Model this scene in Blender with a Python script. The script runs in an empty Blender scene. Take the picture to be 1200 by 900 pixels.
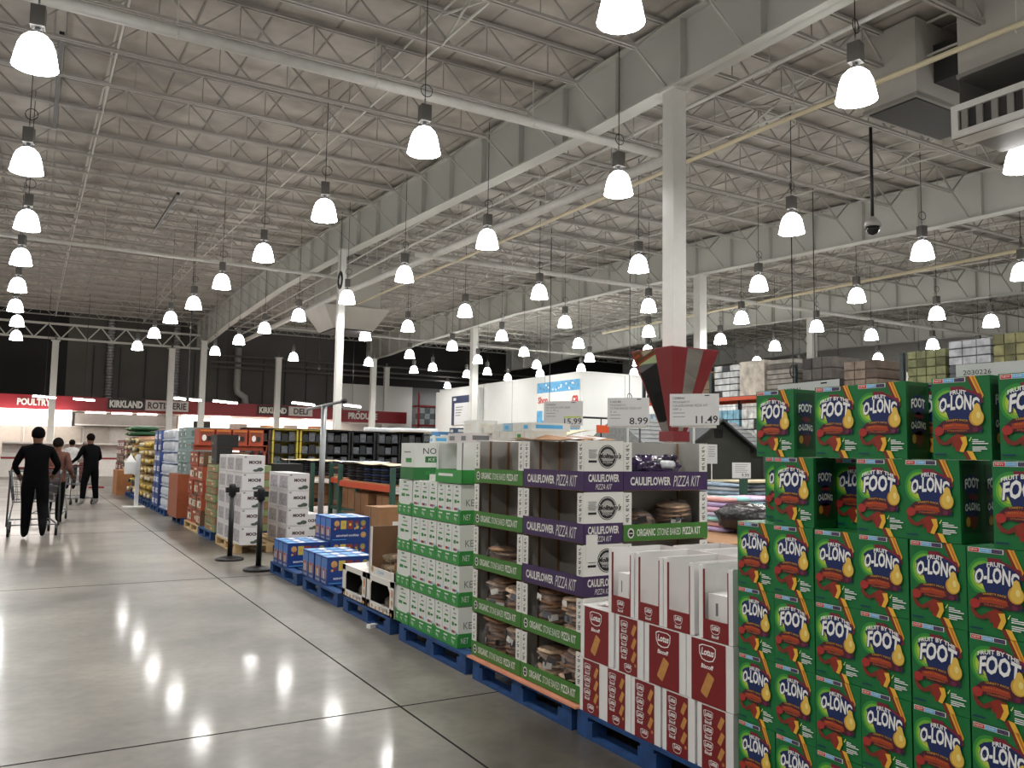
import bpy, bmesh, math, random
from mathutils import Vector, Matrix
random.seed(7)
PI = math.pi
SC = bpy.context.scene
COL = SC.collection

# ------------------------------------------------------------------ camera, world, exposure
cam_data = bpy.data.cameras.new('camera'); cam = bpy.data.objects.new('camera', cam_data); COL.objects.link(cam)
cam_data.sensor_width = 36.0; cam_data.lens = 36.0 * 968.0 / 1200.0
cam_data.clip_start = 0.05; cam_data.clip_end = 300
cam.matrix_world = Matrix(((0.86331, -0.05546, -0.50161, 0), (-0.50441, -0.06316, -0.86115, 0), (0.01607, 0.99646, -0.0825, 1.55), (0, 0, 0, 1)))
SC.camera = cam
world = bpy.data.worlds.new('world'); SC.world = world; world.use_nodes = True
world.node_tree.nodes['Background'].inputs[0].default_value = (0.9, 0.95, 1, 1)
world.node_tree.nodes['Background'].inputs[1].default_value = 0.0
SC.view_settings.view_transform = 'Standard'
SC.view_settings.look = 'None'
SC.view_settings.gamma = 1.0
SC.view_settings.use_curve_mapping = False
SC.view_settings.exposure = 0.68
LAMP = 9.0       # radiance of the glowing lamp bells
LENS = 110.0     # radiance of the lens at the bottom of each bell

# ------------------------------------------------------------------ materials
MATS = {}
def srgb(c):
    if isinstance(c, str):
        c = [int(c[i:i+2], 16) / 255 for i in (0, 2, 4)]
    return tuple((x / 12.92 if x <= .04045 else ((x + .055) / 1.055) ** 2.4) for x in c)
def mat(name, col, rough=.6, metal=0, var=.06, scale=6., emit=0, spec=.5, alpha=1, bump=0, coat=0):
    if name in MATS: return MATS[name]
    m = bpy.data.materials.new(name); m.use_nodes = True
    nt = m.node_tree; b = nt.nodes['Principled BSDF']; c = srgb(col)
    b.inputs['Roughness'].default_value = rough; b.inputs['Metallic'].default_value = metal
    b.inputs['Specular IOR Level'].default_value = spec
    if coat: b.inputs['Coat Weight'].default_value = coat; b.inputs['Coat Roughness'].default_value = .15
    if emit:
        b.inputs['Emission Color'].default_value = (*c, 1); b.inputs['Emission Strength'].default_value = emit
        b.inputs['Base Color'].default_value = (*c, 1)
    elif var:
        tc = nt.nodes.new('ShaderNodeTexCoord'); n = nt.nodes.new('ShaderNodeTexNoise'); n.inputs['Scale'].default_value = scale
        n.inputs['Detail'].default_value = 4
        nt.links.new(tc.outputs['Object'], n.inputs['Vector'])
        r = nt.nodes.new('ShaderNodeValToRGB')
        r.color_ramp.elements[0].position = .3; r.color_ramp.elements[1].position = .7
        r.color_ramp.elements[0].color = (*[max(0, x * (1 - var)) for x in c], 1)
        r.color_ramp.elements[1].color = (*[min(1, x * (1 + var)) for x in c], 1)
        nt.links.new(n.outputs['Fac'], r.inputs['Fac']); nt.links.new(r.outputs['Color'], b.inputs['Base Color'])
        if bump:
            bp = nt.nodes.new('ShaderNodeBump'); bp.inputs['Strength'].default_value = bump; bp.inputs['Distance'].default_value = .02
            nt.links.new(n.outputs['Fac'], bp.inputs['Height']); nt.links.new(bp.outputs['Normal'], b.inputs['Normal'])
    else:
        b.inputs['Base Color'].default_value = (*c, 1)
    if alpha < 1:
        b.inputs['Alpha'].default_value = alpha
    MATS[name] = m
    return m
M = mat
white = M('white_card', 'e2e2de', .55); steel_white = M('painted_steel', 'c9c8c2', .5, var=.05, scale=1.5)
dark_steel = M('dark_steel', '5c5a57', .5); black = M('black_plastic', '101012', .45); rubber = M('rubber', '17171a', .8)
kraft = M('kraft_card', '9a7350', .8, var=.1); kraft_dark = M('kraft_dark', '6e5038', .85)
blue_wood = M('blue_pallet_wood', '163f72', .75, var=.35, scale=9, bump=.3); raw_wood = M('raw_pallet_wood', 'c8ab7c', .8, var=.2, scale=12, bump=.2)
orange_steel = M('orange_steel', 'c8502c', .5); green_steel = M('green_steel', '2f5347', .5)
chrome = M('bright_metal', 'b8bac0', .25, metal=1); grey_metal = M('grey_metal', '8e9192', .4, metal=.6)
ink = M('black_ink', '1c1c1e', .5, var=0); grey_ink = M('grey_ink', '77787a', .5, var=0); white_ink = M('white_ink', 'efefec', .5, var=0)

# ------------------------------------------------------------------ mesh builder
TXT = {}
def text_geo(s, bold=0.0, shear=0.0):
    k = (s, bold, shear)
    if k in TXT: return TXT[k]
    cu = bpy.data.curves.new('t', 'FONT'); cu.body = s; cu.offset = bold; cu.shear = shear; cu.resolution_u = 2; cu.fill_mode = 'FRONT'
    o = bpy.data.objects.new('t', cu); COL.objects.link(o)
    dg = bpy.context.evaluated_depsgraph_get(); dg.update()
    me = o.evaluated_get(dg).to_mesh()
    vs = [(v.co.x, v.co.y) for v in me.vertices]; fs = [tuple(p.vertices) for p in me.polygons]
    o.evaluated_get(dg).to_mesh_clear()
    bpy.data.objects.remove(o); bpy.data.curves.remove(cu)
    if vs:
        x0 = min(v[0] for v in vs); x1 = max(v[0] for v in vs); y0 = min(v[1] for v in vs); y1 = max(v[1] for v in vs)
        vs = [((x - x0) / max(x1 - x0, 1e-6), (y - y0) / max(y1 - y0, 1e-6)) for x, y in vs]
    TXT[k] = (vs, fs); return TXT[k]

class MB:
    def __init__(s): s.v = []; s.f = []; s.m = []; s.mats = []; s.smooth = []
    def mi(s, m):
        if m not in s.mats: s.mats.append(m)
        return s.mats.index(m)
    def add(s, vs, fs, m, smooth=False):
        o = len(s.v); s.v += [tuple(v) for v in vs]; i = s.mi(m)
        for f in fs: s.f.append(tuple(o + k for k in f)); s.m.append(i); s.smooth.append(smooth)
        return s
    def box(s, a, b, m):
        x0, y0, z0 = a; x1, y1, z1 = b
        return s.add([(x0,y0,z0),(x1,y0,z0),(x1,y1,z0),(x0,y1,z0),(x0,y0,z1),(x1,y0,z1),(x1,y1,z1),(x0,y1,z1)],
              [(0,3,2,1),(4,5,6,7),(0,1,5,4),(1,2,6,5),(2,3,7,6),(3,0,4,7)], m)
    def poly(s, pts, m): return s.add(pts, [tuple(range(len(pts)))], m)
    def bar(s, p, q, w, h, m):     # rectangular bar from p to q
        p = Vector(p); q = Vector(q); d = (q - p).normalized()
        up = Vector((0,0,1)) if abs(d.z) < .9 else Vector((0,1,0))
        a = d.cross(up).normalized() * w / 2; c = a.cross(d).normalized() * h / 2
        vs = [p-a-c, p+a-c, p+a+c, p-a+c, q-a-c, q+a-c, q+a+c, q-a+c]
        return s.add(vs, [(0,1,2,3),(7,6,5,4),(0,4,5,1),(1,5,6,2),(2,6,7,3),(3,7,4,0)], m)
    def tube(s, pts, r, m, n=8, closed=False):
        pts = [Vector(p) for p in pts]; N = len(pts); vs = []; fs = []
        for i, p in enumerate(pts):
            a = pts[i-1] if (i > 0 or closed) else p; b = pts[(i+1) % N] if (i < N-1 or closed) else p
            d = (b - a).normalized(); up = Vector((0,0,1)) if abs(d.z) < .95 else Vector((1,0,0))
            u = d.cross(up).normalized(); w = u.cross(d)
            rr = r[i] if isinstance(r, (list, tuple)) else r
            for k in range(n):
                t = 2*PI*k/n; vs.append(p + (u*math.cos(t) + w*math.sin(t)) * rr)
        for i in range(N if closed else N-1):
            for k in range(n):
                j = (i+1) % N; fs.append((i*n+k, i*n+(k+1)%n, j*n+(k+1)%n, j*n+k))
        if not closed: fs += [tuple(range(n))[::-1], tuple((N-1)*n + k for k in range(n))]
        return s.add(vs, fs, m, n > 5)
    def lathe(s, prof, m, n=16, c=(0,0,0), caps=True):
        vs = []; fs = []
        for r, z in prof:
            for k in range(n): t = 2*PI*k/n; vs.append((c[0]+r*math.cos(t), c[1]+r*math.sin(t), c[2]+z))
        for i in range(len(prof)-1):
            for k in range(n): fs.append((i*n+k, i*n+(k+1)%n, (i+1)*n+(k+1)%n, (i+1)*n+k))
        if caps: fs += [tuple(range(n))[::-1], tuple((len(prof)-1)*n+k for k in range(n))]
        return s.add(vs, fs, m, True)
    def pillow(s, c, d, m, e=.5, n=10, k=6, jit=0):     # superellipsoid
        vs = []; fs = []
        sg = lambda x, p: math.copysign(abs(x)**p, x)
        for i in range(k+1):
            ph = -PI/2 + PI*i/k
            for j in range(n):
                th = 2*PI*j/n; q = 1 + random.uniform(-jit, jit)
                vs.append((c[0]+d[0]/2*sg(math.cos(ph),e)*sg(math.cos(th),e)*q, c[1]+d[1]/2*sg(math.cos(ph),e)*sg(math.sin(th),e)*q, c[2]+d[2]/2*sg(math.sin(ph),.8)*q))
        for i in range(k):
            for j in range(n): fs.append((i*n+j, i*n+(j+1)%n, (i+1)*n+(j+1)%n, (i+1)*n+j))
        return s.add(vs, fs, m, True)
    def ell(s, F, cu, cv, ru, rv, l, m, n=16, a0=0, a1=2*PI):
        return s.poly([F(cu+ru*math.cos(a0+(a1-a0)*k/n), cv+rv*math.sin(a0+(a1-a0)*k/n), l) for k in range(n)], m)
    def shape(s, F, pts, l, m): return s.poly([F(u, v, l) for u, v in pts], m)
    def rect(s, F, u0, v0, u1, v1, l, m): return s.shape(F, [(u0,v0),(u1,v0),(u1,v1),(u0,v1)], l, m)
    def ring(s, F, cu, cv, ru, rv, t, l, m, n=20):
        vs = []
        for k in range(n):
            a = 2*PI*k/n; vs += [F(cu+ru*math.cos(a), cv+rv*math.sin(a), l), F(cu+(ru-t)*math.cos(a), cv+(rv-t)*math.sin(a), l)]
        return s.add(vs, [(2*k, 2*((k+1)%n), 2*((k+1)%n)+1, 2*k+1) for k in range(n)], m)
    def text(s, F, t, u0, v0, u1, v1, l, m, bold=.0, shear=0, arch=0, flare=0):
        vs, fs = text_geo(t, bold, shear); P = []
        for x, y in vs:
            hh = 1 + flare * (1 - 4*(x-.5)**2)
            u = u0 + (u1-u0)*x; v = v0 + (v1-v0)*y*hh + arch*(1 - 4*(x-.5)**2)
            P.append(F(u, v, l))
        return s.add(P, fs, m)
    def mesh(s, name):
        me = bpy.data.meshes.new(name); me.from_pydata(s.v, [], s.f)
        for m in s.mats: me.materials.append(m)
        me.polygons.foreach_set('material_index', s.m); me.polygons.foreach_set('use_smooth', s.smooth); me.update()
        return me
    def build(s, name, parent=None, loc=(0,0,0), rz=0):
        o = bpy.data.objects.new(name, s.mesh(name)); COL.objects.link(o)
        o.location = loc; o.rotation_euler = (0, 0, rz)
        if parent: o.parent = parent
        return o

def empty(name, loc=(0,0,0), rz=0):
    o = bpy.data.objects.new(name, None); COL.objects.link(o); o.location = loc; o.rotation_euler = (0,0,rz); o.empty_display_size = .1
    return o
def tag(o, label, cat, group=None, kind=None):
    o['label'] = label; o['category'] = cat
    if group: o['group'] = group
    if kind: o['kind'] = kind
    return o
def struct(o): o['kind'] = 'structure'; return o
def kids(o): return [c for c in bpy.data.objects if c.parent == o]
def clone(src, loc, rz=0, label=None, group=None):
    def cp(o, par):
        c = o.copy(); COL.objects.link(c)
        if par: c.parent = par
        for ch in TREE.get(o.name, []): cp(ch, c)
        return c
    if src.name not in TREE_DONE:
        index(src)
    c = cp(src, None); c.location = loc; c.rotation_euler = (0,0,rz)
    if label: c['label'] = label
    if group: c['group'] = group
    return c
TREE = {}; TREE_DONE = set()
def index(o):
    TREE_DONE.add(o.name); ks = kids(o); TREE[o.name] = ks
    for k in ks: index(k)
USED = set()
def put(src, loc, rz, label, group=None):      # the first use moves the prototype itself
    if src.name not in TREE_DONE: index(src)
    if src.name not in USED:
        USED.add(src.name); src.location = loc; src.rotation_euler = (0,0,rz); src['label'] = label
        if group: src['group'] = group
        return src
    return clone(src, loc, rz, label, group)
ORD = ['first','second','third','fourth','fifth','sixth','seventh','eighth','ninth','tenth','eleventh','twelfth','thirteenth','fourteenth','fifteenth','sixteenth']
def faceF(W): return lambda u, v, l=0: (-l*.0007, W/2-u, v)          # front face, seen from the aisle
def faceE(W): return lambda u, v, l=0: (u, -W/2-l*.0007, v)          # end face, turned to -Y
# ------------------------------------------------------------------ room shell
def floor_mat():
    m = bpy.data.materials.new('polished_concrete'); m.use_nodes = True; nt = m.node_tree; b = nt.nodes['Principled BSDF']
    N = nt.nodes.new; Lk = nt.links.new
    tc = N('ShaderNodeTexCoord')
    n1 = N('ShaderNodeTexNoise'); n1.inputs['Scale'].default_value = .45; n1.inputs['Detail'].default_value = 8; n1.inputs['Roughness'].default_value = .62
    n2 = N('ShaderNodeTexNoise'); n2.inputs['Scale'].default_value = 14; n2.inputs['Detail'].default_value = 6
    Lk(tc.outputs['Object'], n1.inputs['Vector']); Lk(tc.outputs['Object'], n2.inputs['Vector'])
    r = N('ShaderNodeValToRGB'); r.color_ramp.elements[0].position = .38; r.color_ramp.elements[1].position = .64
    r.color_ramp.elements[0].color = (*srgb('514c45'), 1); r.color_ramp.elements[1].color = (*srgb('8d877c'), 1)
    Lk(n1.outputs['Fac'], r.inputs['Fac'])
    mx = N('ShaderNodeMix'); mx.data_type = 'RGBA'; mx.blend_type = 'MULTIPLY'; mx.inputs[0].default_value = .35
    r2 = N('ShaderNodeValToRGB'); r2.color_ramp.elements[0].position = .35; r2.color_ramp.elements[0].color = (.6,.6,.6,1); r2.color_ramp.elements[1].position = .6
    Lk(n2.outputs['Fac'], r2.inputs['Fac']); Lk(r.outputs['Color'], mx.inputs[6]); Lk(r2.outputs['Color'], mx.inputs[7])
    Lk(mx.outputs[2], b.inputs['Base Color'])
    r3 = N('ShaderNodeValToRGB'); r3.color_ramp.elements[0].color = (.34,.34,.34,1); r3.color_ramp.elements[1].color = (.5,.5,.5,1)
    Lk(n1.outputs['Fac'], r3.inputs['Fac']); Lk(r3.outputs['Color'], b.inputs['Roughness'])
    bp = N('ShaderNodeBump'); bp.inputs['Strength'].default_value = .04; bp.inputs['Distance'].default_value = .02; Lk(n2.outputs['Fac'], bp.inputs['Height']); Lk(bp.outputs['Normal'], b.inputs['Normal'])
    b.inputs['Specular IOR Level'].default_value = .5; b.inputs['Coat Weight'].default_value = .22; b.inputs['Coat Roughness'].default_value = .10
    return m
fl = MB().box((-14,-6,-.2),(48,56,0), floor_mat()).build('floor'); struct(fl)
jm = M('joint_filler', '2c2b2a', .9, spec=.0)
j = MB()
for x in (2.04-12.2, 2.04-6.1, 2.04, 8.4, 14.6, 20.8): j.box((x-.006,-6,-.01),(x+.006,52,.0012), jm)
for y in (-1.3, 4.79, 10.4, 16.6, 22.7, 28.8): j.box((-14,y-.006,-.01),(40,y+.006,.0012), jm)
struct(j.build('trim_1'))
WPAN = M('dark_wall_panel', '54524f', .7, var=.1, scale=.6); WBLK = M('black_wall_panel', '1e1d1d', .8); WWHT = M('white_wall_panel', 'd9d9d6', .55, var=.04, scale=.5)
w = MB(); w.box((1.6,52,0),(16.9,52.3,9.4), WPAN)
for x in [2.9+1.35*i for i in range(11)]: w.box((x,51.94,3.3),(x+.06,52.02,7.2), M('wall_seam','38373a',.8))
w.box((-14,52,0),(1.6,52.3,9.4), WBLK); w.box((16.9,51.9,0),(22.4,52.3,5.85), WWHT); w.box((16.9,52,5.85),(48,52.3,9.4), WBLK); w.box((22.4,52,0),(48,52.3,5.85), M('grey_wall','6a6a6a',.8))
struct(w.build('wall_far'))
struct(MB().box((-14.3,-6,0),(-14,56,9.6), WWHT).build('wall_left'))
struct(MB().box((48,-6,0),(48.3,56,9.6), WWHT).build('wall_right'))
struct(MB().box((-14,-6.3,0),(48,-6,9.6), WWHT).build('wall_near'))
def lerp_tab(T, y):
    if y <= T[0][0]: return T[0][1]
    for (a, za), (b, zb) in zip(T, T[1:]):
        if y <= b: return za + (zb-za)*(y-a)/(b-a)
    return T[-1][1]
GTOP = [(-6,7.95),(9.7,8.24),(13.4,8.39),(19.5,8.62),(25.5,8.84),(32.4,9.06),(40,9.03),(58,8.8)]
GBOT = [(-6,7.0),(6.4,7.16),(12,7.22),(24.8,7.71),(32.3,7.86),(42.9,7.66),(47.8,7.42),(52,7.4)]
gtop = lambda y: lerp_tab(GTOP, y); gbot = lambda y: lerp_tab(GBOT, y)
DECK = M('roof_deck_foil', 'a6a199', .5, var=.3, scale=1.3, bump=.6)
ys = [-6,2,9.7,13.4,19.5,25.5,32.4,40,52.3]
d = MB()
for a, b in zip(ys, ys[1:]):
    za, zb = gtop(a)+.08, gtop(b)+.08
    d.add([(-14.3,a,za),(48.3,a,za),(48.3,b,zb),(-14.3,b,zb),(-14.3,a,za+.3),(48.3,a,za+.3),(48.3,b,zb+.3),(-14.3,b,zb+.3)], [(0,3,2,1),(4,5,6,7),(0,1,5,4),(2,3,7,6),(0,4,7,3),(1,2,6,5)], DECK)
    n = int((b-a)/.4)
for x in range(-13, 48, 1): # deck seams
    for a, b in zip(ys, ys[1:]): d.bar((x,a,gtop(a)+.07),(x,b,gtop(b)+.07), .03, .02, M('deck_seam','8f8b84',.6))
struct(d.build('ceiling'))

# girders
GIRD = M('girder_paint', 'c2c3bd', .5, var=.05, scale=.7)
BAY = 10.65; GX = [8.35-BAY*2, 8.35-BAY, 8.35, 8.35+BAY, 8.35+2*BAY, 8.35+3*BAY]
gl = {8.35: 'deep white plate girder above the nearest column, crossing the whole view', 8.35+BAY: 'second plate girder, running behind the black camera dome pole', 8.35+2*BAY: 'third plate girder, far right above the pallet racks'}
gy = [-6,2,6.4,9.48,12,16,20,24.8,28,32.3,36,40,42.9,45.5,47.8,51.8]
for gx in GX:
    t = MB()
    for a, b in zip(gy, gy[1:]):
        for (x0,x1,f0,f1) in ((-.012,.012,0,0),(-.15,.15,0,.03),(-.15,.15,-.03,0)):
            if f0 == 0 and f1 == 0: lo, hi = gbot, gtop; z = [gbot(a), gtop(a), gbot(b), gtop(b)]
            elif f1 > 0: z = [gbot(a), gbot(a)+.03, gbot(b), gbot(b)+.03]
            else: z = [gtop(a)-.03, gtop(a), gtop(b)-.03, gtop(b)]
            t.add([(gx+x0,a,z[0]),(gx+x1,a,z[0]),(gx+x1,a,z[1]),(gx+x0,a,z[1]),(gx+x0,b,z[2]),(gx+x1,b,z[2]),(gx+x1,b,z[3]),(gx+x0,b,z[3])],
                  [(0,1,2,3),(7,6,5,4),(0,4,5,1),(1,5,6,2),(2,6,7,3),(3,7,4,0)], GIRD)
    y = -5.2
    while y < 51:
        t.box((gx-.13,y,gbot(y)+.03),(gx+.13,y+.015,gtop(y)-.02), GIRD); y += 1.6 if y > 6 else 3.2
    o = t.build('plate_girder')
    tag(o, gl.get(gx, 'white plate girder outside the middle bays of the roof' if gx < 0 else 'plate girder at the far right edge of the roof'), 'girder', 'roof girders', 'structure')

# open-web joists: one mesh per bay (10.65 m), copied along the roof
JD = .58
def joist_mesh():
    t = MB(); Lh = BAY/2 - .16; m = M('joist_paint', 'a8a59f', .5, var=.05)
    for s in (-.035, .035):
        t.box((-Lh, s-.02, JD-.045), (Lh, s+.02, JD), m); t.box((-Lh+.55, s-.02, 0), (Lh-.55, s+.02, .045), m)
    n = 8; w = (2*Lh-1.1)/n
    for i in range(n):
        x = -Lh+.55+i*w
        t.bar((x,0,.02),(x+w/2,0,JD-.02), .022,.022, m); t.bar((x+w/2,0,JD-.02),(x+w,0,.02), .03,.03, m); t.bar((x+w/2+.02,0,JD-.02),(x+w/2+.02,0,.02), .016,.016, m)
    t.bar((-Lh,0,JD-.02),(-Lh+.55,0,.02), .03,.03, m); t.bar((Lh,0,JD-.02),(Lh-.55,0,.02), .03,.03, m)
    for s in (-1, 1): t.bar((s*(Lh-.55),0,.02),(s*(Lh+.1),0,-.47), .03,.03, m)
    return t.mesh('roof_joist')
jme = joist_mesh(); jy = 1.55; jn = 0
BAYN = ['far left bay', 'bay over the aisle', 'bay right of the nearest girder', 'bay right of the second girder', 'bay over the far right racks']
ylist = []
while jy < 51: ylist.append(jy); jy += 1.6
for bi, gx in enumerate(GX[:-1]):
    for k, y in enumerate(ylist):
        if bi == 0 and k % 1 == 0 and y < 1e9 and gx < -10: continue
        if bi in (3, 4) and y < (2 if bi == 3 else 5): continue
        o = bpy.data.objects.new('roof_joist', jme); COL.objects.link(o); o.location = (gx+BAY/2, y, gtop(y)+.06-JD-.02)
        tag(o, 'white open-web roof joist, %s, number %s counting away from the camera' % (BAYN[bi], ['one','two','three','four','five','six','seven','eight','nine','ten','eleven','twelve','thirteen','fourteen','fifteen','sixteen','seventeen','eighteen','nineteen','twenty','twenty-one','twenty-two','twenty-three','twenty-four','twenty-five','twenty-six','twenty-seven','twenty-eight','twenty-nine','thirty','thirty-one','thirty-two'][k]), 'roof joist', 'open web roof joists', 'structure')
# bridging lines between the joists
bx = 0
for gx in GX[1:-1]:
    for f in (.3, .7):
        x = gx + BAY*f; t = MB(); 
        for a, b in zip(ys[1:], ys[2:]):
            t.bar((x,a,gtop(a)-.5),(x,min(b,50),gtop(min(b,50))-.5), .03,.03, steel_white); t.bar((x,a,gtop(a)+.02),(x,min(b,50),gtop(min(b,50))+.02), .03,.03, steel_white)
        for i, y in enumerate(ylist[:-1]):
            if i % 4 == 1: t.bar((x,y,gtop(y)-.48),(x,y+1.6,gtop(y)+.02), .03,.03, steel_white); t.bar((x,y,gtop(y)+.02),(x,y+1.6,gtop(y)-.48), .03,.03, steel_white)
        tag(t.build('bridging_line'), 'thin steel bridging line across the joists, %s line from the left' % ORD[bx], 'bridging', 'joist bridging lines', 'structure'); bx += 1
# columns
cols = [(8.35, 9.48, .25, 'nearest square white column, wearing the red mirrored collar'), (8.0, 24.2, .2, 'white column behind the grey sign pole, carrying a black cable coil'),
        (8.1, 47.8, .3, 'white column at the far end of the nearest girder'), (19.2, 36.8, .32, 'white column in front of the white cooler wall'),
        (.94, 48.5, .3, 'leftmost thin white column, before the poultry sign'), (6.55, 48.4, .3, 'thin white column before the rotisserie sign'),
        (12.58, 49.2, .3, 'thin white column before the deli sign'), (17.4, 46.2, .3, 'thin white column cutting the produce sign'),
        (19.9, 50.4, .3, 'white column just right of the produce lettering'), (19.0, 20.3, .3, 'white column half hidden behind the nearest one'), (29.6, 24.6, .3, 'white column rising behind the far racks')]
for x, y, wd, lb in cols:
    zt = gbot(y) if min(abs(x-g) for g in GX) < .6 else 6.95
    t = MB(); t.box((x-wd/2,y-wd/2,0),(x+wd/2,y+wd/2,zt-.02), M('column_paint','d8d8d3',.45,var=.03)); t.box((x-wd*.8,y-wd*.8,0),(x+wd*.8,y+wd*.8,.03), steel_white); t.box((x-wd*.7,y-wd*.7,zt-.04),(x+wd*.7,y+wd*.7,zt), steel_white)
    if zt > 6.9 and x > .5: t.box((x-.05,y-.05,zt),(x+.05,y+.05,min(zt+.3, 7.2)), dark_steel)
    tag(t.build('steel_column'), lb, 'column', 'white steel columns', 'structure')
# truss at the far end of the hall
t = MB()
for z in (7.0, 7.75): t.box((-9,48.45,z),(8,48.6,z+.1), steel_white)
for i in range(14):
    x = -8.6+i*1.22; t.bar((x,48.5,7.05),(x+.61,48.5,7.8),.06,.06,steel_white); t.bar((x+.61,48.5,7.8),(x+1.22,48.5,7.05),.06,.06,steel_white)
tag(t.build('joist_girder'), 'white steel truss crossing over the far left columns', 'truss', None, 'structure')
# wall insulation wrapped risers
for x in (3.75, 7.25):
    t = MB(); z = 4.17
    while z < 8.6: t.lathe([(.14,0),(.2,.06),(.19,.12),(.14,.17)], M('crinkled_foil','a9a9ab',.35,metal=.6), 10, (x,51.79,z)); z += .17
    tag(t.build('foil_duct'), 'crinkled silver duct rising above the fascia, %s of the rotisserie sign' % ('left' if x < 5 else 'right end'), 'duct', 'foil wrapped ducts')
t = MB(); t.tube([(10.7,51.4,7.6),(10.7,51.4,5.2),(10.75,51.4,4.9),(11.2,51.4,4.6),(11.25,51.4,4.2)], .2, M('duct_paint','a8a8a5',.5), 10)
tag(t.build('bent_duct'), 'pale bent duct on the dark far wall above the deli', 'duct')
# pipes
pipe_paint = M('pipe_paint', 'c9c8c3', .45); pipe_y = M('yellow_pipe_paint', 'cfc4a6', .5)
def pipe(pts, r, m, label, hang=None):
    t = MB(); t.tube(pts, r, m, 10)
    if hang:
        (x0,y0,z0),(x1,y1,z1) = pts[0], pts[-1]; L = math.dist(pts[0], pts[-1]); n = int(L/hang)
        for i in range(1, n):
            f = i/n; x, y, z = x0+(x1-x0)*f, y0+(y1-y0)*f, z0+(z1-z0)*f
            t.tube([(x,y,z),(x,y,gtop(y)-.4)], .008, steel_white, 5)
            t.tube([(x+(r+.01)*math.cos(a)*(1 if abs(y1-y0)>abs(x1-x0) else 0), y+(r+.01)*math.cos(a)*(0 if abs(y1-y0)>abs(x1-x0) else 1), z+(r+.01)*math.sin(a)) for a in [2*PI*q/8 for q in range(8)]], .01, steel_white, 4, True)
    return tag(t.build('sprinkler_pipe'), label, 'pipe', 'ceiling pipes', 'structure')
pipe([(-10,11.7,7.2),(9.9,11.75,7.2),(10.03,11.75,7.2)], .085, pipe_paint, 'thick white pipe crossing the top left toward the nearest column', 2.6)
pipe([(10.03,11.6,7.08),(9.7,17.5,7.06),(9.3,27.9,7.05),(9.2,44,7.0)], .1, pipe_paint, 'thick white pipe running away beyond the nearest girder', 4)
pipe([(10.55,2,7.0),(10.3,9.4,7.0),(10.25,30,6.95)], .04, pipe_y, 'yellowed pipe passing behind the large top right lamp', 3.2)
pipe([(9.35,2,7.35),(9.3,22,7.5),(9.2,44,7.4)], .035, pipe_paint, 'slim white conduit just right of the nearest girder', 3.2)
pipe([(8.95,2,7.5),(8.95,20,7.8),(8.95,44,7.7)], .025, pipe_paint, 'thinnest conduit hugging the nearest girder', 3.2)
pipe([(9.0,20.9,7.0),(40,20.6,7.0)], .075, pipe_paint, 'white pipe crossing the right half behind the nearest column', 3)
pipe([(-9,25.7,7.2),(8.6,26.1,7.2)], .06, pipe_paint, 'white pipe crossing the left half, ending at the coil column', 3)
pipe([(21.9,6,7.0),(22.2,30,7.0)], .05, pipe_y, 'yellowed pipe running away below the second girder', 3.2)
pipe([(9.4,38,7.1),(47,38,7.1)], .05, pipe_paint, 'far white pipe crossing above the white cooler', 3.5)
t = MB()
for z in (6.3,6.6,7.0): t.tube([(9,50.6,z),(40,50.6,z)], .06, dark_steel, 8)
tag(t.build('pipe_rack'), 'dark pipes along the top of the far right wall', 'pipes', None, 'structure')
t = MB(); t.box((-.28,14,8.2),(-.16,20,8.26), black); t.box((-.25,20,8.3),(-.19,24,8.36), black)
# black unistrut bars near the joists
for (p, q, lb) in (((4.35,13.1,7.85),(6.9,13.0,7.85),'black bar lying across joists left of the nearest girder'), ((0.1,14.3,7.95),(.1,19,8.05),'black drain pipe hanging below the deck at far left'), ((3.0,22.5,8.1),(3.0,27,8.2),'black drain pipe below the deck left of centre')):
    tag(MB().bar(p,q,.07,.07,black).build('drain_pipe'), lb, 'pipe', 'black ceiling pipes')
# ------------------------------------------------------------------ pendant lamps
bellm = bpy.data.materials.new('glowing_acrylic'); bellm.use_nodes = True
_b = bellm.node_tree.nodes['Principled BSDF']; _b.inputs['Base Color'].default_value = (.9,.9,.9,1)
_b.inputs['Emission Color'].default_value = (1,.985,.96,1); _b.inputs['Emission Strength'].default_value = LAMP
bulbm = bpy.data.materials.new('glowing_lens'); bulbm.use_nodes = True
_b = bulbm.node_tree.nodes['Principled BSDF']; _b.inputs['Emission Color'].default_value = (1,.985,.96,1); _b.inputs['Emission Strength'].default_value = LENS
def make_lamp():
    root = empty('pendant_lamp'); tag(root, '', 'pendant lamp', 'bell shaped high bay lamps')
    t = MB(); t.lathe([(.045,.2),(.1,.185),(.155,.13),(.19,.05),(.215,-.06),(.235,-.17),(.24,-.185)], bellm, 20, caps=False); t.lathe([(.0,.2),(.045,.2)], bellm, 20, caps=False)
    t.build('bell_shade', root)
    t = MB(); t.lathe([(0,-.16),(.232,-.16)], bulbm, 20, caps=False); t.build('glowing_lens', root)
    t = MB(); t.lathe([(.05,.2),(.05,.235),(.03,.24),(.03,.28)], chrome, 12); t.box((-.075,-.075,.28),(.075,.075,.52), dark_steel)
    for s in (-1,1): t.bar((s*.07,0,.2),(s*.05,0,.29), .012,.02, chrome)
    t.build('ballast_box', root)
    t = MB()
    t.tube([(0,0,.52),(0,0,.62)], .012, chrome, 6)
    t.tube([(.09*math.sin(a)+.02,0,.75+.09*math.cos(a)) for a in [2*PI*k/12 for k in range(12)]], .007, black, 5, True)
    t.build('coiled_cable', root)
    return root
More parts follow.
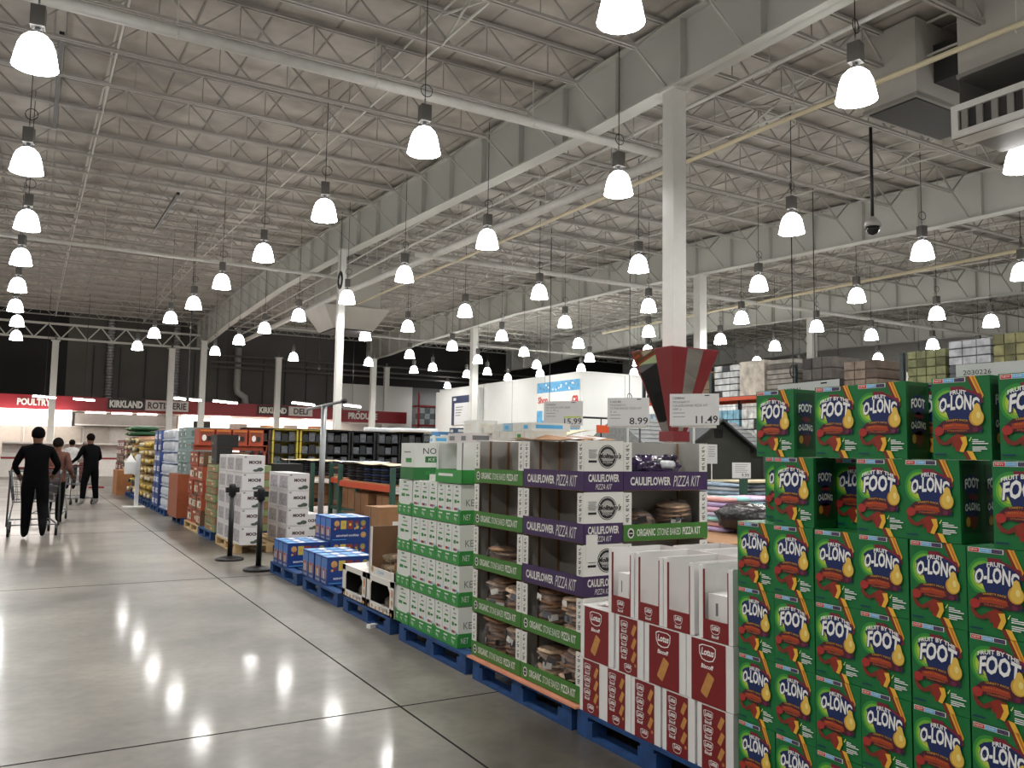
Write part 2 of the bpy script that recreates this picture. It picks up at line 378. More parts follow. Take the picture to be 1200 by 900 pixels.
LAMPS = [(-0.17, 10.56), (-0.26, 14.8), (-0.26, 18.81), (-0.39, 22.63), (-0.5, 26.73), (-0.6, 30.77), (-0.59, 34.59), (-0.67, 39.25), (4.84, 6.28), (4.68, 10.66), (4.53, 14.83), (4.39, 18.89), (4.25, 22.88), (4.18, 26.82), (4.0, 30.34), (4.03, 34.86), (3.94, 39.8), (8.17, 10.64), (8.07, 14.98), (7.97, 19.17), (7.81, 23.06), (7.54, 27.13), (7.31, 30.8), (7.26, 34.88), (7.2, 39.6), (12.1, 14.98), (12.01, 19.19), (11.71, 23.13), (11.5, 27.22), (11.1, 30.47), (10.86, 39.72), (15.81, 19.09), (15.5, 23.11), (15.39, 27.26), (15.22, 31.19), (14.99, 35.18), (14.64, 39.58), (19.14, 23.11), (18.99, 27.31), (18.7, 31.09), (18.5, 35.07), (18.3, 39.8), (22.59, 27.33), (22.3, 31.16), (21.95, 35.24), (21.68, 39.96), (18.06, 41.73), (21.48, 42.05), (24.38, 42.37), (24.2, 50.2), (25.15, 31.19), (24.65, 35.19), (24.47, 38.91), (28.16, 35.22), (8.33, 6.22), (12.38, 10.72), (16.04, 14.98), (19.61, 19.05), (22.59, 23.04), (25.1, 26.9), (12.41, 6.49), (16.27, 10.6), (19.41, 14.6), (22.92, 18.84), (25.71, 23.18), (29.24, 27.45), (31.6, 31.19), (20.01, 10.55), (23.76, 15.06), (26.06, 19.03), (26.43, 14.94), (30.03, 19.24), (32.31, 23.27), (32.58, 18.93), (35.99, 19.18), (32.18, 27.49), (34.56, 27.1), (35.91, 29.39), (35.15, 23.2)]
# the same grid behind and beside the camera
LAMPS_OUT = [(-.1,6.3),(-.1,2.1),(4.9,2.1),(8.4,2.1),(-4.3,2.1),(-4.3,10.5),(-4.3,18.8),(-4.4,27),(-4.4,35),(-8.6,6.3),(-8.6,14.6),(-8.6,23),(-8.6,31),(12.4,2.1),(2.4,-2.1),(8.4,-2.1),(-4.3,-2.1),(16.4,6.4),(20.3,6.4),(16.4,-1),(24,10.6)]
lamp0 = make_lamp()
rows = {}
for i, (x, y) in enumerate(LAMPS):
    r = min(range(10), key=lambda k: abs(x + .018*y - [-.1, 4.95, 8.4, 12.4, 16.3, 19.8, 23.2, 26.2, 30.5, 34.5][k])); rows.setdefault(r, []).append((y, x))
RN = ['leftmost row, above the far end of the aisle', 'second row from the left', 'row just right of the nearest girder', 'fourth row from the left', 'fifth row from the left', 'sixth row from the left', 'seventh row from the left', 'eighth row from the left', 'ninth row from the left', 'rightmost row']
def hang(x, y, label):
    o = put(lamp0, (x, y, 6.0), random.uniform(-.3,.3), label)
    c = MB().tube([(0,0,.62),(0,0,(6.985 if abs(x-12.41)<.01 else gtop(y)+.075)-6.0)], .007, black, 5).build('hanging_cord', o)
    return o
for r in sorted(rows):
    rr = sorted(rows[r])
    for k, (y, x) in enumerate(rr):
        hang(x, y, 'glowing bell lamp, %s, %s' % (RN[r], 'nearest of its row' if k == 0 else ('farthest of its row' if k == len(rr)-1 else ORD[k] + ' counting away')))
for x, y in LAMPS_OUT: hang(x, y, 'glowing bell lamp beyond the edges of the view')
# linear fluorescent fixtures near the service counter
tubem = M('fluorescent_tube', 'fff4ea', emit=22); 
FXS = [(.1,44,1.6),(1.8,45,1.6),(5.7,40.5,2.4),(7.6,41.5,2.4),(11.0,40,2.6),(13.6,40,2.2)]
for i, (x, y, L) in enumerate(FXS):
    root = empty('strip_light', (x, y, 3.78)); tag(root, 'glowing strip light hung before the red fascia, %s from the left' % ORD[i], 'strip light', 'strip lights at the service counter')
    dx, dy = L*.55, -L*1.3
    MB().bar((0,0,0),(dx,dy*-1*.4,0), .12,.07, tubem).build('diffuser', root)
    t = MB(); t.bar((0,0,.06),(dx,-dy*.4,.06), .14,.05, steel_white); t.tube([(dx/2,-dy*.2,.08),(dx/2,-dy*.2,gtop(y-dy*.2)+.078-3.78)], .012, black, 5); t.build('housing', root)
# HVAC plenum, top right
dp = M('duct_sheet', 'b9b6af', .5, var=.08, scale=1.2); dk = M('duct_dark','2e2d2c',.6)
root = empty('rooftop_duct', (12.3,6.9,7)); tag(root, 'boxy sheet metal ducts hanging in the top right corner', 'air duct')
def P(x,y,z): return (x-12.3, y-6.9, z-7)
t = MB(); t.box(P(11.25,7.36,7.06),P(13.2,8.25,8.25),dp); t.box(P(11.23,7.34,7.0),P(13.22,8.27,7.06),M('duct_lip','8d8b86',.5)); t.box(P(11.3,7.4,6.98),P(13.15,8.2,7.0),dk); t.build('plenum', root)
t = MB(); t.box(P(11.25,5.3,7.06),P(13.2,6.71,8.2),dp); t.box(P(11.23,5.28,7.0),P(13.22,6.73,7.06),M('duct_lip','8d8b86',.5)); t.build('plenum', root)
t = MB(); t.box(P(11.7,6.71,7.3),P(13.2,7.36,7.9),dk); t.build('link_duct', root)
t = MB(); t.add([P(*p) for p in [(11.25,5.3,6.99),(12.1,5.3,6.99),(12.1,6.7,6.99),(11.25,6.7,6.99),(10.9,5.5,6.0),(11.9,5.5,5.98),(11.9,6.5,5.98),(10.9,6.5,6.0)]], [(0,3,2,1),(4,5,6,7),(0,1,5,4),(1,2,6,5),(2,3,7,6)], M('duct_belly','7d7b77',.5)); t.build('transition', root)
t = MB()
sh = M('diffuser_white','d8d8d4',.4)
y0, y1, z0, z1, X = 5.45, 6.6, 5.99, 6.45, 10.9
t.box(P(X-.04,y0,z0),P(X+.0,y1,z0+.09),sh); t.box(P(X-.04,y0,z1-.09),P(X,y1,z1),sh); t.box(P(X-.04,y0,z0+.09),P(X,y0+.1,z1-.09),sh); t.box(P(X-.04,y1-.1,z0+.09),P(X,y1,z1-.09),sh)
t.box(P(X+.0,y0,z0),P(X+.03,y1,z1),dk); t.box(P(X+.03,y0,z0),P(X+.35,y1,z0+.45),sh)
for k in range(5): yy = y0+.10+k*.205; t.box(P(X-.035,yy,z0+.09),P(X-.005,yy+.085,z1-.09),M('vane','8b8a86',.4))
t.build('grille', root)
root = empty('ceiling_diffuser', (10.4,31,6.7)); tag(root, 'tapered grey air diffuser hanging near the coil column', 'air duct')
def fr(x0,y0,x1,y1,z, X0,Y0,X1,Y1,Z): return [(x0,y0,z),(x1,y0,z),(x1,y1,z),(x0,y1,z),(X0,Y0,Z),(X1,Y0,Z),(X1,Y1,Z),(X0,Y1,Z)]
t = MB(); t.add(fr(-.7,-.9,.9,.9,-.55,-1.2,-1.3,1.4,1.3,.25), [(0,3,2,1),(4,5,6,7),(0,1,5,4),(1,2,6,5),(2,3,7,6),(3,0,4,7)], dp); t.box((-.65,-.85,-.6),(.85,.85,-.55),dk); t.build('diffuser_cone', root)
t = MB(); t.box((-.9,-1,.25),(1.1,1,1.9),dp); t.build('duct_trunk', root)
# camera dome on pole
root = empty('security_camera', (13.25,9.6,5.75)); tag(root, 'black pole with a smoked camera dome hanging from the roof', 'security camera')
MB().tube([(0,0,.2),(0,0,2.0)], .03, black, 8).build('pole', root)
t = MB(); t.lathe([(.04,.25),(.14,.14),(.15,.06)], M('dome_housing','b9b7b2',.4), 14); t.build('housing', root)
t = MB(); t.lathe([(.125,.06),(.12,0),(.08,-.07),(.0,-.1)], M('smoked_dome','1a1a1c',.1), 14); t.build('dome', root)
# cable coil on the second column
root = empty('cable_coil', (7.86,23.9,6.65)); tag(root, 'black cable coil hung from a cord before the second column', 'cable')
t = MB()
for r in (.14,.17,.2): t.tube([(0,r*math.cos(a),r*1.3*math.sin(a)) for a in [2*PI*k/14 for k in range(14)]], .022, black, 6, True)
t.tube([(0,0,.2),(0,0,2.1)], .01, black, 5); t.build('coil', root)
# thin drops
dr = [(4.5,29.2,3.2,7.9),(17.8,22.5,2.4,8.0),(20.5,23.5,3.2,8.0),(14.2,22,2.6,8),(15.0,13.0,2.4,7.9),(17.2,14.2,2.6,7.9),(10.4,34,5.0,8.2),(21.6,26,5.0,8.3)]
for i, (x,y,z0,z1) in enumerate(dr):
    t = MB(); t.tube([(x,y,z0),(x,y,gtop(y)+.075)], .012, black, 5); t.box((x-.05,y-.05,z0-.1),(x+.05,y+.05,z0), black)
    if i % 3 == 1: t.tube([(x+.1*math.cos(a),y,z0+1.1+.14*math.sin(a)) for a in [2*PI*k/10 for k in range(10)]], .015, black, 5, True)
    tag(t.build('drop_cord'), 'thin black power cord dropping from the roof, %s from the left' % ORD[sorted(range(8), key=lambda q: dr[q][0]/dr[q][1]).index(i)], 'cord', 'black drop cords')
# ------------------------------------------------------------------ pallets
def make_pallet(wood, L=1.2, W=1.0):
    root = empty('wooden_pallet'); tag(root, '', 'pallet', 'pallets')
    # long side L along y, depth W along x, front edge at x=0
    for i in range(7):
        x = i*(W-.1)/6; MB().box((x,-L/2,.115),(x+.1,L/2,.135), wood).build('deck_board', root)
    for y in (-L/2,-.05,L/2-.1): MB().box((0,y,.095),(W,y+.1,.115), wood).build('stringer_board', root)
    for x in (0,W/2-.05,W-.1):
        for y in (-L/2,-.07,L/2-.14): MB().box((x,y,.02),(x+.1,y+.14,.095), wood).build('block', root)
    for x in (0,W/2-.05,W-.1): MB().box((x,-L/2,0),(x+.1,L/2,.02), wood).build('bottom_board', root)
    return root
PB = make_pallet(blue_wood); PR = make_pallet(raw_wood, 1.5, 1.0)
def pallet(x, y, label, proto=PB, rz=0): return put(proto, (x,y,0), rz, label)
pallet(2.72, 2.07, 'blue wooden pallet under the green fruit snack cartons')
pallet(2.72, 3.29, 'blue wooden pallet under the red and white biscuit cases')
pallet(2.72, 4.545, 'blue wooden pallet under the pizza kit trays')
pallet(2.72, 5.85, 'blue wooden pallet under the green and white bar cases')
pallet(2.72, 7.25, 'blue wooden pallet under the white window display boxes')
pallet(2.72, 8.62, 'blue wooden pallet under the nearer blue cookie cases')
pallet(2.72, 10.05, 'blue wooden pallet under the farther blue cookie cases')
pallet(2.72, 13.45, 'unpainted wooden pallet under the tall stack of white dessert cartons', PR)

# ------------------------------------------------------------------ green fruit snack cartons
g1 = M('carton_green','0f6d36',.42,var=.03); g2 = M('carton_green_side','0e5f2e',.42,var=.03); gd = M('carton_dark_green','0b4522',.5)
glow = [M('glow_print_%d'%i, c, .42, var=0) for i, c in enumerate(['328f38','70b23a','b4d044','eef080'])]
navy = M('navy_print','13275c',.42,var=0); maroon = M('maroon_print','7c1d33',.42,var=0); red_p = M('red_print','c8352c',.42,var=0)
brown_p = M('russet_print','7a2a1e',.42,var=0); orange_p = M('orange_print','cf7a2a',.42,var=0); yel_p = M('yellow_print','e8b33c',.42,var=0)
pear_a = M('pear_print','e3bd52',.42,var=0); pear_b = M('pear_shade_print','cf9a38',.42,var=0); pear_c = M('pear_light_print','f0d98a',.42,var=0); sky_p = M('sky_print','5aaee0',.42,var=0); purp = M('purple_print','3c1f57',.42,var=0)
GW, GH, GD = .2035, .281, .135
def gm_box(kind):
    t = MB(); t.box((0,-GW/2,0),(GD,GW/2,GH), g1)
    w, h = GW, GH
    F0 = faceF(w); F = lambda u, v, l=0: F0(u*w, v*h, l)
    for i, m in enumerate(glow): k = 1 - .16*i; t.ell(F, .29, .66, .285*k, .22*k, 1+i*.25, m, 20)
    t.rect(F, .03,.935,.6,.99, 2, white_ink)
    t.rect(F, .04,.94,.21,.985, 3, red_p); t.rect(F, .22,.94,.40,.985, 3, sky_p); t.rect(F, .41,.94,.585,.985, 3, purp)
    t.text(F,'NEW',.06,.952,.19,.975,4,white_ink); t.text(F,'GUSHERS',.235,.952,.385,.975,4,white_ink); t.text(F,'ROLL-UPS',.425,.952,.57,.975,4,grey_ink)
    # ribbon from the top edge
    t.shape(F, [(.61,1.0),(.69,1.0),(.86,.72),(.80,.70)], 2, brown_p); t.shape(F, [(.665,1.0),(.76,1.0),(.90,.76),(.86,.70)], 3, yel_p); t.shape(F, [(.70,1.0),(.74,1.0),(.88,.76),(.86,.73)], 4, orange_p)
    # maroon cap and ribbon
    t.shape(F, [(.36,.80),(.34,.885),(.56,.885),(.58,.80)], 5, maroon)
    t.shape(F, [(.50,.85),(.58,.86),(.86,.78),(.90,.68),(.84,.66),(.80,.74),(.55,.79)], 5, maroon)
    # navy badge
    t.shape(F, [(.12,.74),(.20,.79),(.38,.835),(.58,.83),(.78,.77),(.86,.71),(.80,.62),(.78,.50),(.66,.44),(.50,.42),(.36,.44),(.30,.50),(.26,.58),(.18,.66)], 6, navy)
    if kind == 'foot':
        t.text(F,'FRUIT BY THE', .15,.755,.80,.80, 8, white_ink, .03, 0, .045, .2)
        t.text(F,'FOOT', .145,.535,.845,.755, 7, navy, .10, .15, .03, .1); t.text(F,'FOOT', .16,.545,.83,.745, 8, white_ink, .035, .15, .03, .1)
    else:
        t.text(F,'FRUIT', .34,.775,.62,.825, 8, white_ink, .03, 0, .015, .1)
        t.text(F,'O-LONG', .125,.56,.865,.735, 7, navy, .09, 0, .035, .15); t.text(F,'O-LONG', .14,.565,.84,.73, 8, white_ink, .035, .1, .035, .15)
    # swoosh
    t.shape(F, [(.10,.40),(.20,.47),(.40,.50),(.62,.47),(.86,.41),(.88,.36),(.80,.33),(.45,.31),(.24,.33),(.16,.30)], 7, M('plum_print','4a1a2a',.42,var=0))
    t.shape(F, [(.20,.42),(.40,.445),(.64,.42),(.66,.36),(.40,.37),(.20,.36)], 8, M('rust_print','a23a22',.42,var=0))
    t.text(F,'VARIETY PACK', .26,.455,.64,.478, 9, yel_p, 0,0,.01); t.text(F,'BERRY PUNCH', .25,.40,.62,.422, 9, orange_p, 0,0,.006); t.text(F,'STRAWBERRY', .28,.338,.62,.358, 9, orange_p)
    t.ell(F, .13,.345,.085,.055, 8, M('berry_print','a8302c',.42,var=0)); t.ell(F, .76,.36,.05,.032, 9, M('grape_print','6a2144',.42,var=0)); t.ell(F, .85,.345,.022,.018, 9, navy)
    t.shape(F, [(.05,.34),(.10,.36),(.13,.26),(.22,.21),(.32,.26),(.44,.31),(.50,.29),(.44,.16),(.36,.15),(.34,.20),(.24,.17),(.12,.19),(.06,.26)], 7, brown_p)
    t.shape(F, [(.34,.27),(.46,.31),(.58,.29),(.60,.20),(.54,.10),(.42,.10),(.40,.18)], 8, M('roll_print','8c2b1c',.42,var=0)); t.shape(F, [(.50,.27),(.60,.28),(.62,.19),(.55,.09),(.48,.10),(.54,.20)], 9, yel_p)
    t.shape(F, [(.53,.10),(.66,.11),(.73,.0),(.60,.0)], 7, brown_p); t.shape(F, [(.60,.11),(.70,.10),(.77,0),(.68,0)], 8, yel_p)
    # pear
    t.ell(F, .785,.50,.125,.098, 10, pear_b, 18); t.ell(F, .80,.505,.105,.088, 11, pear_a, 18); t.shape(F, [(.71,.54),(.76,.655),(.80,.675),(.84,.655),(.885,.54)], 10.5, pear_a); t.ell(F, .82,.53,.035,.04, 12, pear_c)
    t.shape(F, [(.64,.235),(.655,.22),(.69,.27),(.682,.275),(.655,.238)], 8, glow[3])
    for k in range(6): t.rect(F, .70,.225-.022*k+(.008 if k<3 else -.012),.70+[.1,.2,.26,.22,.24,.14][k],.236-.022*k+(.008 if k<3 else -.012), 8, white_ink)
    t.rect(F, .04,.055,.25,.07, 8, navy)
    # printed end
    E0 = faceE(w); E = lambda u, v, l=0: E0(u*GD, v*h, l)
    t.rect(E, 0,0,1,1,.5, g2); t.rect(E,.1,.12,.9,.95,1,gd); 
    t.ell(E,.5,.70,.34,.13,2,navy); t.text(E,'FOOT',.2,.65,.8,.77,3,white_ink,.04,0,.015,.1); t.shape(E,[(.3,.56),(.5,.62),(.75,.56),(.6,.50)],2,maroon)
    t.ell(E,.5,.42,.33,.11,2,navy); t.text(E,'O-LONG',.18,.38,.82,.47,3,white_ink,.04,0,.015,.1)
    t.shape(E,[(.3,.33),(.55,.37),(.75,.30),(.6,.16),(.4,.2)],2,brown_p); t.ell(E,.3,.26,.09,.06,3,pear_b)
    o = t.build('snack_carton'); tag(o, '', 'carton', 'green fruit snack cartons')
    return o
GF, GO = gm_box('foot'), gm_box('long')
put_g = lambda k, x, y, z, lb: put(GF if k == 'F' else GO, (x, y, z), random.uniform(-.003,.003), lb)
cy = [2.576,2.370,2.1635,1.959,1.749,1.541]
pat = {3:'OOOOOO', 2:'OFFFFF', 1:'OOOOOO', 0:'OOOOOO'}
CN = ['leftmost column','second column','third column','fourth column','fifth column','sixth column']
TN = {0:'on the pallet itself', 1:'second layer up', 2:'third layer up', 3:'fourth layer up'}
for tier in range(4):
    for c in range(6):
        put_g(pat[tier][c], 2.72+random.uniform(0,.006), cy[c], .137+tier*.2825, 'green fruit snack carton, front wall, %s, %s' % (CN[c], TN[tier]))
        put_g('O', 2.87, cy[c], .137+tier*.2825, 'green fruit snack carton hidden behind the front wall')
z5 = .137+4*.2825; z6 = z5+.2825
for k, x, y, lb in [('F',2.725,2.368,'fifth layer, left one with dark end'),('F',2.725,1.965,'fifth layer, front one right of the deep gap'),('O',2.722,1.762,'fifth layer, front one left of the dark end'),('F',2.725,1.45,'fifth layer, cut by the right edge'),
                    ('O',2.87,2.55,'fifth layer, set back at the far left'),('O',2.87,2.18,'fifth layer, set back in the deep gap'),('O',2.87,1.975,'fifth layer, hidden behind'),('O',2.87,1.77,'fifth layer, hidden behind'),('O',2.87,1.5,'fifth layer, hidden behind'),('O',2.87,2.385,'fifth layer, hidden behind')]:
    put_g(k, x, y, z5, 'green fruit snack carton in the ' + lb)
for k, x, y, lb in [('F',2.725,2.462,'leftmost on the top layer'),('F',2.74,2.163,'second from left on the top layer'),('O',2.73,1.958,'third from left on the top layer'),('O',2.722,1.65,'on the top layer, tall front one before the price card'),('F',2.725,1.42,'on the top layer, cut by the right edge'),('O',2.87,1.855,'on the top layer, half covered by its neighbour')]:
    put_g(k, x, y, z6, 'green fruit snack carton, ' + lb)

# ------------------------------------------------------------------ red and white biscuit cases
lw = M('biscuit_white','e6e4e2',.5,var=.02); lr = M('biscuit_red','7b171b',.45,var=.05); cookie = M('cookie_print','c08848',.5,var=.15,scale=40); lgrey = M('inner_board','d3cccb',.7)
def shield(t, F, u, v, s, l):
    pts = [(-.5,.32),(-.3,.42),(.3,.42),(.5,.32),(.48,-.1),(.34,-.38),(.1,-.46),(-.1,-.46),(-.34,-.38),(-.48,-.1)]
    n = len(pts); P = [F(u+a*s*1.08, v+b*s*.84, l) for a, b in pts]; Q = [F(u+a*s*.98, v+b*s*.74, l) for a, b in pts]
    t.add(P+Q, [(i,(i+1)%n,n+(i+1)%n,n+i) for i in range(n)], white_ink)
def cookie_at(t, F, u, v, s, l, a=-1.1):
    c, sn = math.cos(a), math.sin(a); P = []
    for x, y in [(-.52,-.17),(-.48,-.22),(.48,-.22),(.52,-.17),(.52,.17),(.48,.22),(-.48,.22),(-.52,.17)]: P.append((u+(x*c-y*sn)*s, v+(x*sn+y*c)*s*-1 if False else v-(x*sn+y*c)*s))
    t.shape(F, P, l, cookie)
def lotus_wide(W=.30, H=.285, D=.4):
    root = empty('biscuit_case'); tag(root, '', 'case', 'biscuit cases')
    MB().box((.004,-W/2,0),(D,W/2,H), lw).build('carton_body', root)
    t = MB(); F = faceF(W); t.rect(F,.035,0,W-.045,H-.004,-4,lr)
    shield(t,F,W/2-.01,H*.80,.10,-3); t.text(F,'Lotus',W/2-.05,H*.755,W/2+.032,H*.87,-3,white_ink,.03,.2); t.text(F,'Biscoff',W/2-.05,H*.55,W/2+.03,H*.62,-3,white_ink,.03,.15)
    cookie_at(t,F,W/2-.01,H*.30,.105,-3); t.build('printed_sleeve', root)
    return root
def lotus_narrow(W=.225, H=.285, D=.4):
    root = empty('biscuit_case'); tag(root, '', 'case', 'biscuit cases')
    MB().box((.004,-W/2,0),(D,W/2,H), lw).build('carton_body', root)
    t = MB(); F = faceF(W); a, b = .03, W-.045; t.rect(F,a,0,b,H-.004,-4,lr)
    for k in range(3):
        v = H*(.84-.235*k); shield(t,F,a+.042,v+.004,.055,-3); t.text(F,'Lotus',a+.02,v-.004,a+.064,v+.02,-3,white_ink,.03,.2); t.text(F,'Biscoff',a+.02,v-.036,a+.064,v-.02,-3,white_ink,.02)
        cookie_at(t,F,b-.028,v-.012,.055,-3)
    shield(t,F,a+.075,H*.11,.055,-3); t.text(F,'Lotus',a+.055,H*.10,a+.097,H*.18,-3,white_ink,.03,.2)
    t.ell(F,b-.015,H*.19,.008,.008,-3,cookie); t.build('printed_sleeve', root)
    return root
def lotus_tray(W=.215, H=.335, D=.36, pack=0):
    root = empty('open_biscuit_tray'); tag(root, '', 'tray', 'opened biscuit trays')
    t = MB(); e = .006
    t.box((.004,-W/2,0),(D,W/2,.01),lgrey); t.box((D-e,-W/2,0),(D,W/2,H),lgrey)
    for s in (-1,1):
        y0, y1 = (W/2-e, W/2) if s > 0 else (-W/2, -W/2+e); t.box((.004,y0,0),(D,y1,H),lw)
        y0, y1 = (W/2-.03, W/2) if s > 0 else (-W/2, -W/2+.03); t.box((0,y0,0),(.006,y1,H-.004),lw)
    t.build('tray_body', root)
    t = MB(); F = faceF(W); t.box((-.002,-W/2+.03,0),(.006,W/2-.03,.09),lr)
    for s in (-1,1): t.box((-.001,s*(W/2-.03)-.003,0),(.007,s*(W/2-.03)+.003,H-.02),lr)
    shield(t,F,W/2,.052,.055,4); t.text(F,'Lotus',W/2-.022,.048,W/2+.022,.072,4,white_ink,.03,.2); t.text(F,'Biscoff',W/2-.022,.012,W/2+.022,.027,4,white_ink,.02)
    t.build('front_lip', root)
    return root
LW, LN, LT = lotus_wide(), lotus_narrow(), lotus_tray()
pn = ['far left','second from the left','middle','fourth from the left','right end']
for i, y in enumerate([3.762,3.537,3.308,3.067,2.825]): put(LN, (2.722, y, .137), 0, 'narrow-printed red biscuit case on the bottom layer, %s' % pn[i])
for (p, y, lb) in [(LW,3.72,'big-logo red biscuit case on the second layer, far left'),(LN,3.44,'narrow-printed red biscuit case on the second layer'),(LW,3.165,'big-logo red biscuit case on the second layer, middle'),(LW,2.86,'big-logo red biscuit case on the second layer, right end')]:
    put(p, (2.722, y, .425), 0, lb)
for i, y in enumerate([3.515,3.29,3.07,2.822]): put(LT, (2.73, y, .713), 0, 'open white-walled biscuit tray on the top layer, %s' % ['leftmost','second from left','third from left','rightmost'][i])
for i, y in enumerate([3.46,3.22,2.98]): put(LT, (3.13, y, .713), 0, 'open biscuit tray in the second row back, %s' % ['left','middle','right'][i])
for i, y in enumerate([3.7,3.47,3.24,3.01]): put(LN, (3.16, y, .137), 0, 'red biscuit case hidden in the back row'); put(LN, (3.16, y, .425), 0, 'red biscuit case hidden in the back row')
put(LN, (3.6, 3.45, .137), 0, 'red biscuit case hidden in the back row'); put(LN,(3.6,3.45,.425),0,'red biscuit case hidden in the back row')
put(LW, (3.66, 3.42, .713), 0, 'big-logo red biscuit case alone at the back right of the open trays')
def lotus_pack(loc, sz, rz, label):
    t = MB(); x, y, z = sz; t.box((0,-y/2,0),(x,y/2,z),lw); F = faceF(y); t.rect(F, y*.2, z*.1, y*.75, z*.32, 1, lr); t.rect(F, y*.3, z*.5, y*.4, z*.8, 1, grey_ink)
    tag(t.build('biscuit_packet', None, loc, rz), label, 'packet', 'loose biscuit packets')
lotus_pack((2.745,3.515,.725),(.12,.085,.2),0,'upright white biscuit packet inside the leftmost open tray')
lotus_pack((2.76,2.82,.725),(.1,.15,.19),.05,'white biscuit packet inside the rightmost open tray')
lotus_pack((2.8,3.72,.713),(.18,.13,.012),.4,'flat red-printed biscuit packet lying left of the open trays')

# ------------------------------------------------------------------ pizza kit trays
pg = M('pizza_green','3c7427',.5,var=.04); pp = M('pizza_purple','3a2350',.5,var=.04); pw = M('pizza_white','dcdad4',.5,var=.02); pin = M('tray_inner_grey','9d9b96',.7,var=.05)
crust_m = [M('crust_a','b08a68',.8,var=.3,scale=25,bump=.5), M('crust_b','8a6244',.8,var=.3,scale=25,bump=.5), M('crust_c','d6b898',.8,var=.25,scale=25,bump=.5)]
wrap = M('glossy_wrapper','a39c9c',.1,var=.6,scale=9,bump=1.,alpha=.22); foil = M('clear_film','d8d8de',.08,var=.2,scale=12,bump=1.,alpha=.15)
PWd, PHt, PDp = .66, .295, .28
def logo(t, F, u, v, r, l):
    t.ell(F,u,v,r,r,l,ink,24); t.ring(F,u,v,r*.93,r*.93,r*.05,l+1,pw,24); t.ell(F,u,v,r*.66,r*.66,l+1,M('logo_grey','a9a8a4',.5,var=0),20)
    t.rect(F,u-r*.62,v-r*.62,u+r*.62,v-r*.36,l+2,ink); t.text(F,'PIZZERIA',u-r*.5,v-r*.57,u+r*.5,v-r*.41,l+3,pw)
    t.text(F,"Molinaro's",u-r*1.05,v-r*.2,u+r*1.5,v+r*.36,l+3,pw,.09,.3); t.text(F,"Molinaro's",u-r*1.0,v-r*.16,u+r*1.45,v+r*.32,l+4,ink,.035,.3)
def ticks(t, F, u, v0, v1, l):
    n = 3
    for k in range(n):
        v = v1-.03-(v1-v0-.03)*k/n
        t.shape(F,[(u-.012,v),(u-.008,v-.006),(u-.004,v-.009),(u+.012,v+.008),(u+.009,v+.01),(u-.004,v-.003),(u-.01,v+.003)],l,ink)
        for q in range(2 + (k==2)): t.rect(F,u-.013+.002*q,v-.022-.009*q,u+.013-.003*q,v-.0165-.009*q,l,ink)
def pizza_tray(kind):
    col = pg if kind == 'green' else pp
    root = empty('pizza_kit_tray'); tag(root, '', 'tray', 'pizza kit trays')
    W, H, D = PWd, PHt, PDp; e = .005; bh = .10 if kind == 'green' else .115
    t = MB(); t.box((.004,-W/2,0),(D,W/2,.006),kraft)
    t.box((D-e,-W/2,0),(D,W/2,H-.004),pin)
    for s in (-1,1):
        y0, y1 = (W/2-e, W/2) if s > 0 else (-W/2, -W/2+e); t.box((.004,y0,0),(D,y1,H-.003),pin); t.box((D*.40,y0-s*.001-(.0005 if s<0 else 0),.02),(D*.46,y0-s*.001+(.0005 if s>0 else 0)+.0005,H-.004),kraft_dark) if s>0 else None; t.box((D*.92,(y0-.002) if s>0 else y1,.0),(D-.006,y0 if s>0 else y1+.002,H-.004),kraft); 
        yy = W/2 if s > 0 else -W/2-.001; t.box((.0,yy,bh),(D,yy+.001,H-.003),pw); t.box((.0,yy,0),(D,yy+.001,bh),col)
    t.build('tray_body', root)
    t = MB(); F = faceF(W); t.box((-.003,-W/2,.004),(.005,W/2,bh),col)
    if kind == 'green':
        t.ell(F,.055,bh*.5,.024,.03,6,pw,16); t.ell(F,.055,bh*.5,.017,.021,7,ink,16); t.rect(F,.042,bh*.5-.003,.068,bh*.5+.003,8,pw)
        t.text(F,'ORGANIC',.10,bh*.3,.24,bh*.74,6,pw,.02); t.text(F,'STONE BAKED',.255,bh*.3,.44,bh*.72,6,pw,0,.1); t.text(F,'PIZZA KIT',.455,bh*.3,.60,bh*.74,6,pw,.02)
    else:
        t.text(F,'CAULIFLOWER',.05,bh*.28,.36,bh*.72,6,pw,.03); t.text(F,'PIZZA KIT',.38,bh*.22,.60,bh*.78,6,pw,.0,.35)
    t.build('front_band', root)
    for s in (0, 1):
        u0, u1 = (.0,.062) if s == 0 else (W-.062, W)
        t = MB(); t.box((-.001,W/2-u1,bh),(.004,W/2-u0,H-.008),pw); ticks(t,F,(u0+u1)/2,bh,H,2); t.build('corner_panel', root)
    t = MB(); E = faceE(W)
    if kind == 'green':
        t.text(E,'ORGANIC',.05,bh*.55,.23,bh*.9,3,pw,.02); t.text(E,'PIZZA KIT',.07,bh*.12,.21,bh*.42,3,pw)
    else:
        t.text(E,'CAULIFLOWER',.03,bh*.47,.25,bh*.86,3,pw,.03); t.text(E,'PIZZA KIT',.08,bh*.1,.2,bh*.36,3,pw,0,.35)
    logo(t,E,.165,.2,.068,3)
    for k in range(6): t.rect(E,.03+.003*(k%2),.235-.009*k,.09-.004*(k%3),.239-.009*k,3,grey_ink)
    t.rect(E,.03,.165,.088,.178,3,ink); t.build('end_print', root)
    return root
TG, TP = pizza_tray('green'), pizza_tray('purple')
YL, YR = 4.875, 4.207
RN5 = ['bottom row','second row from the bottom','middle row','fourth row up','top row']
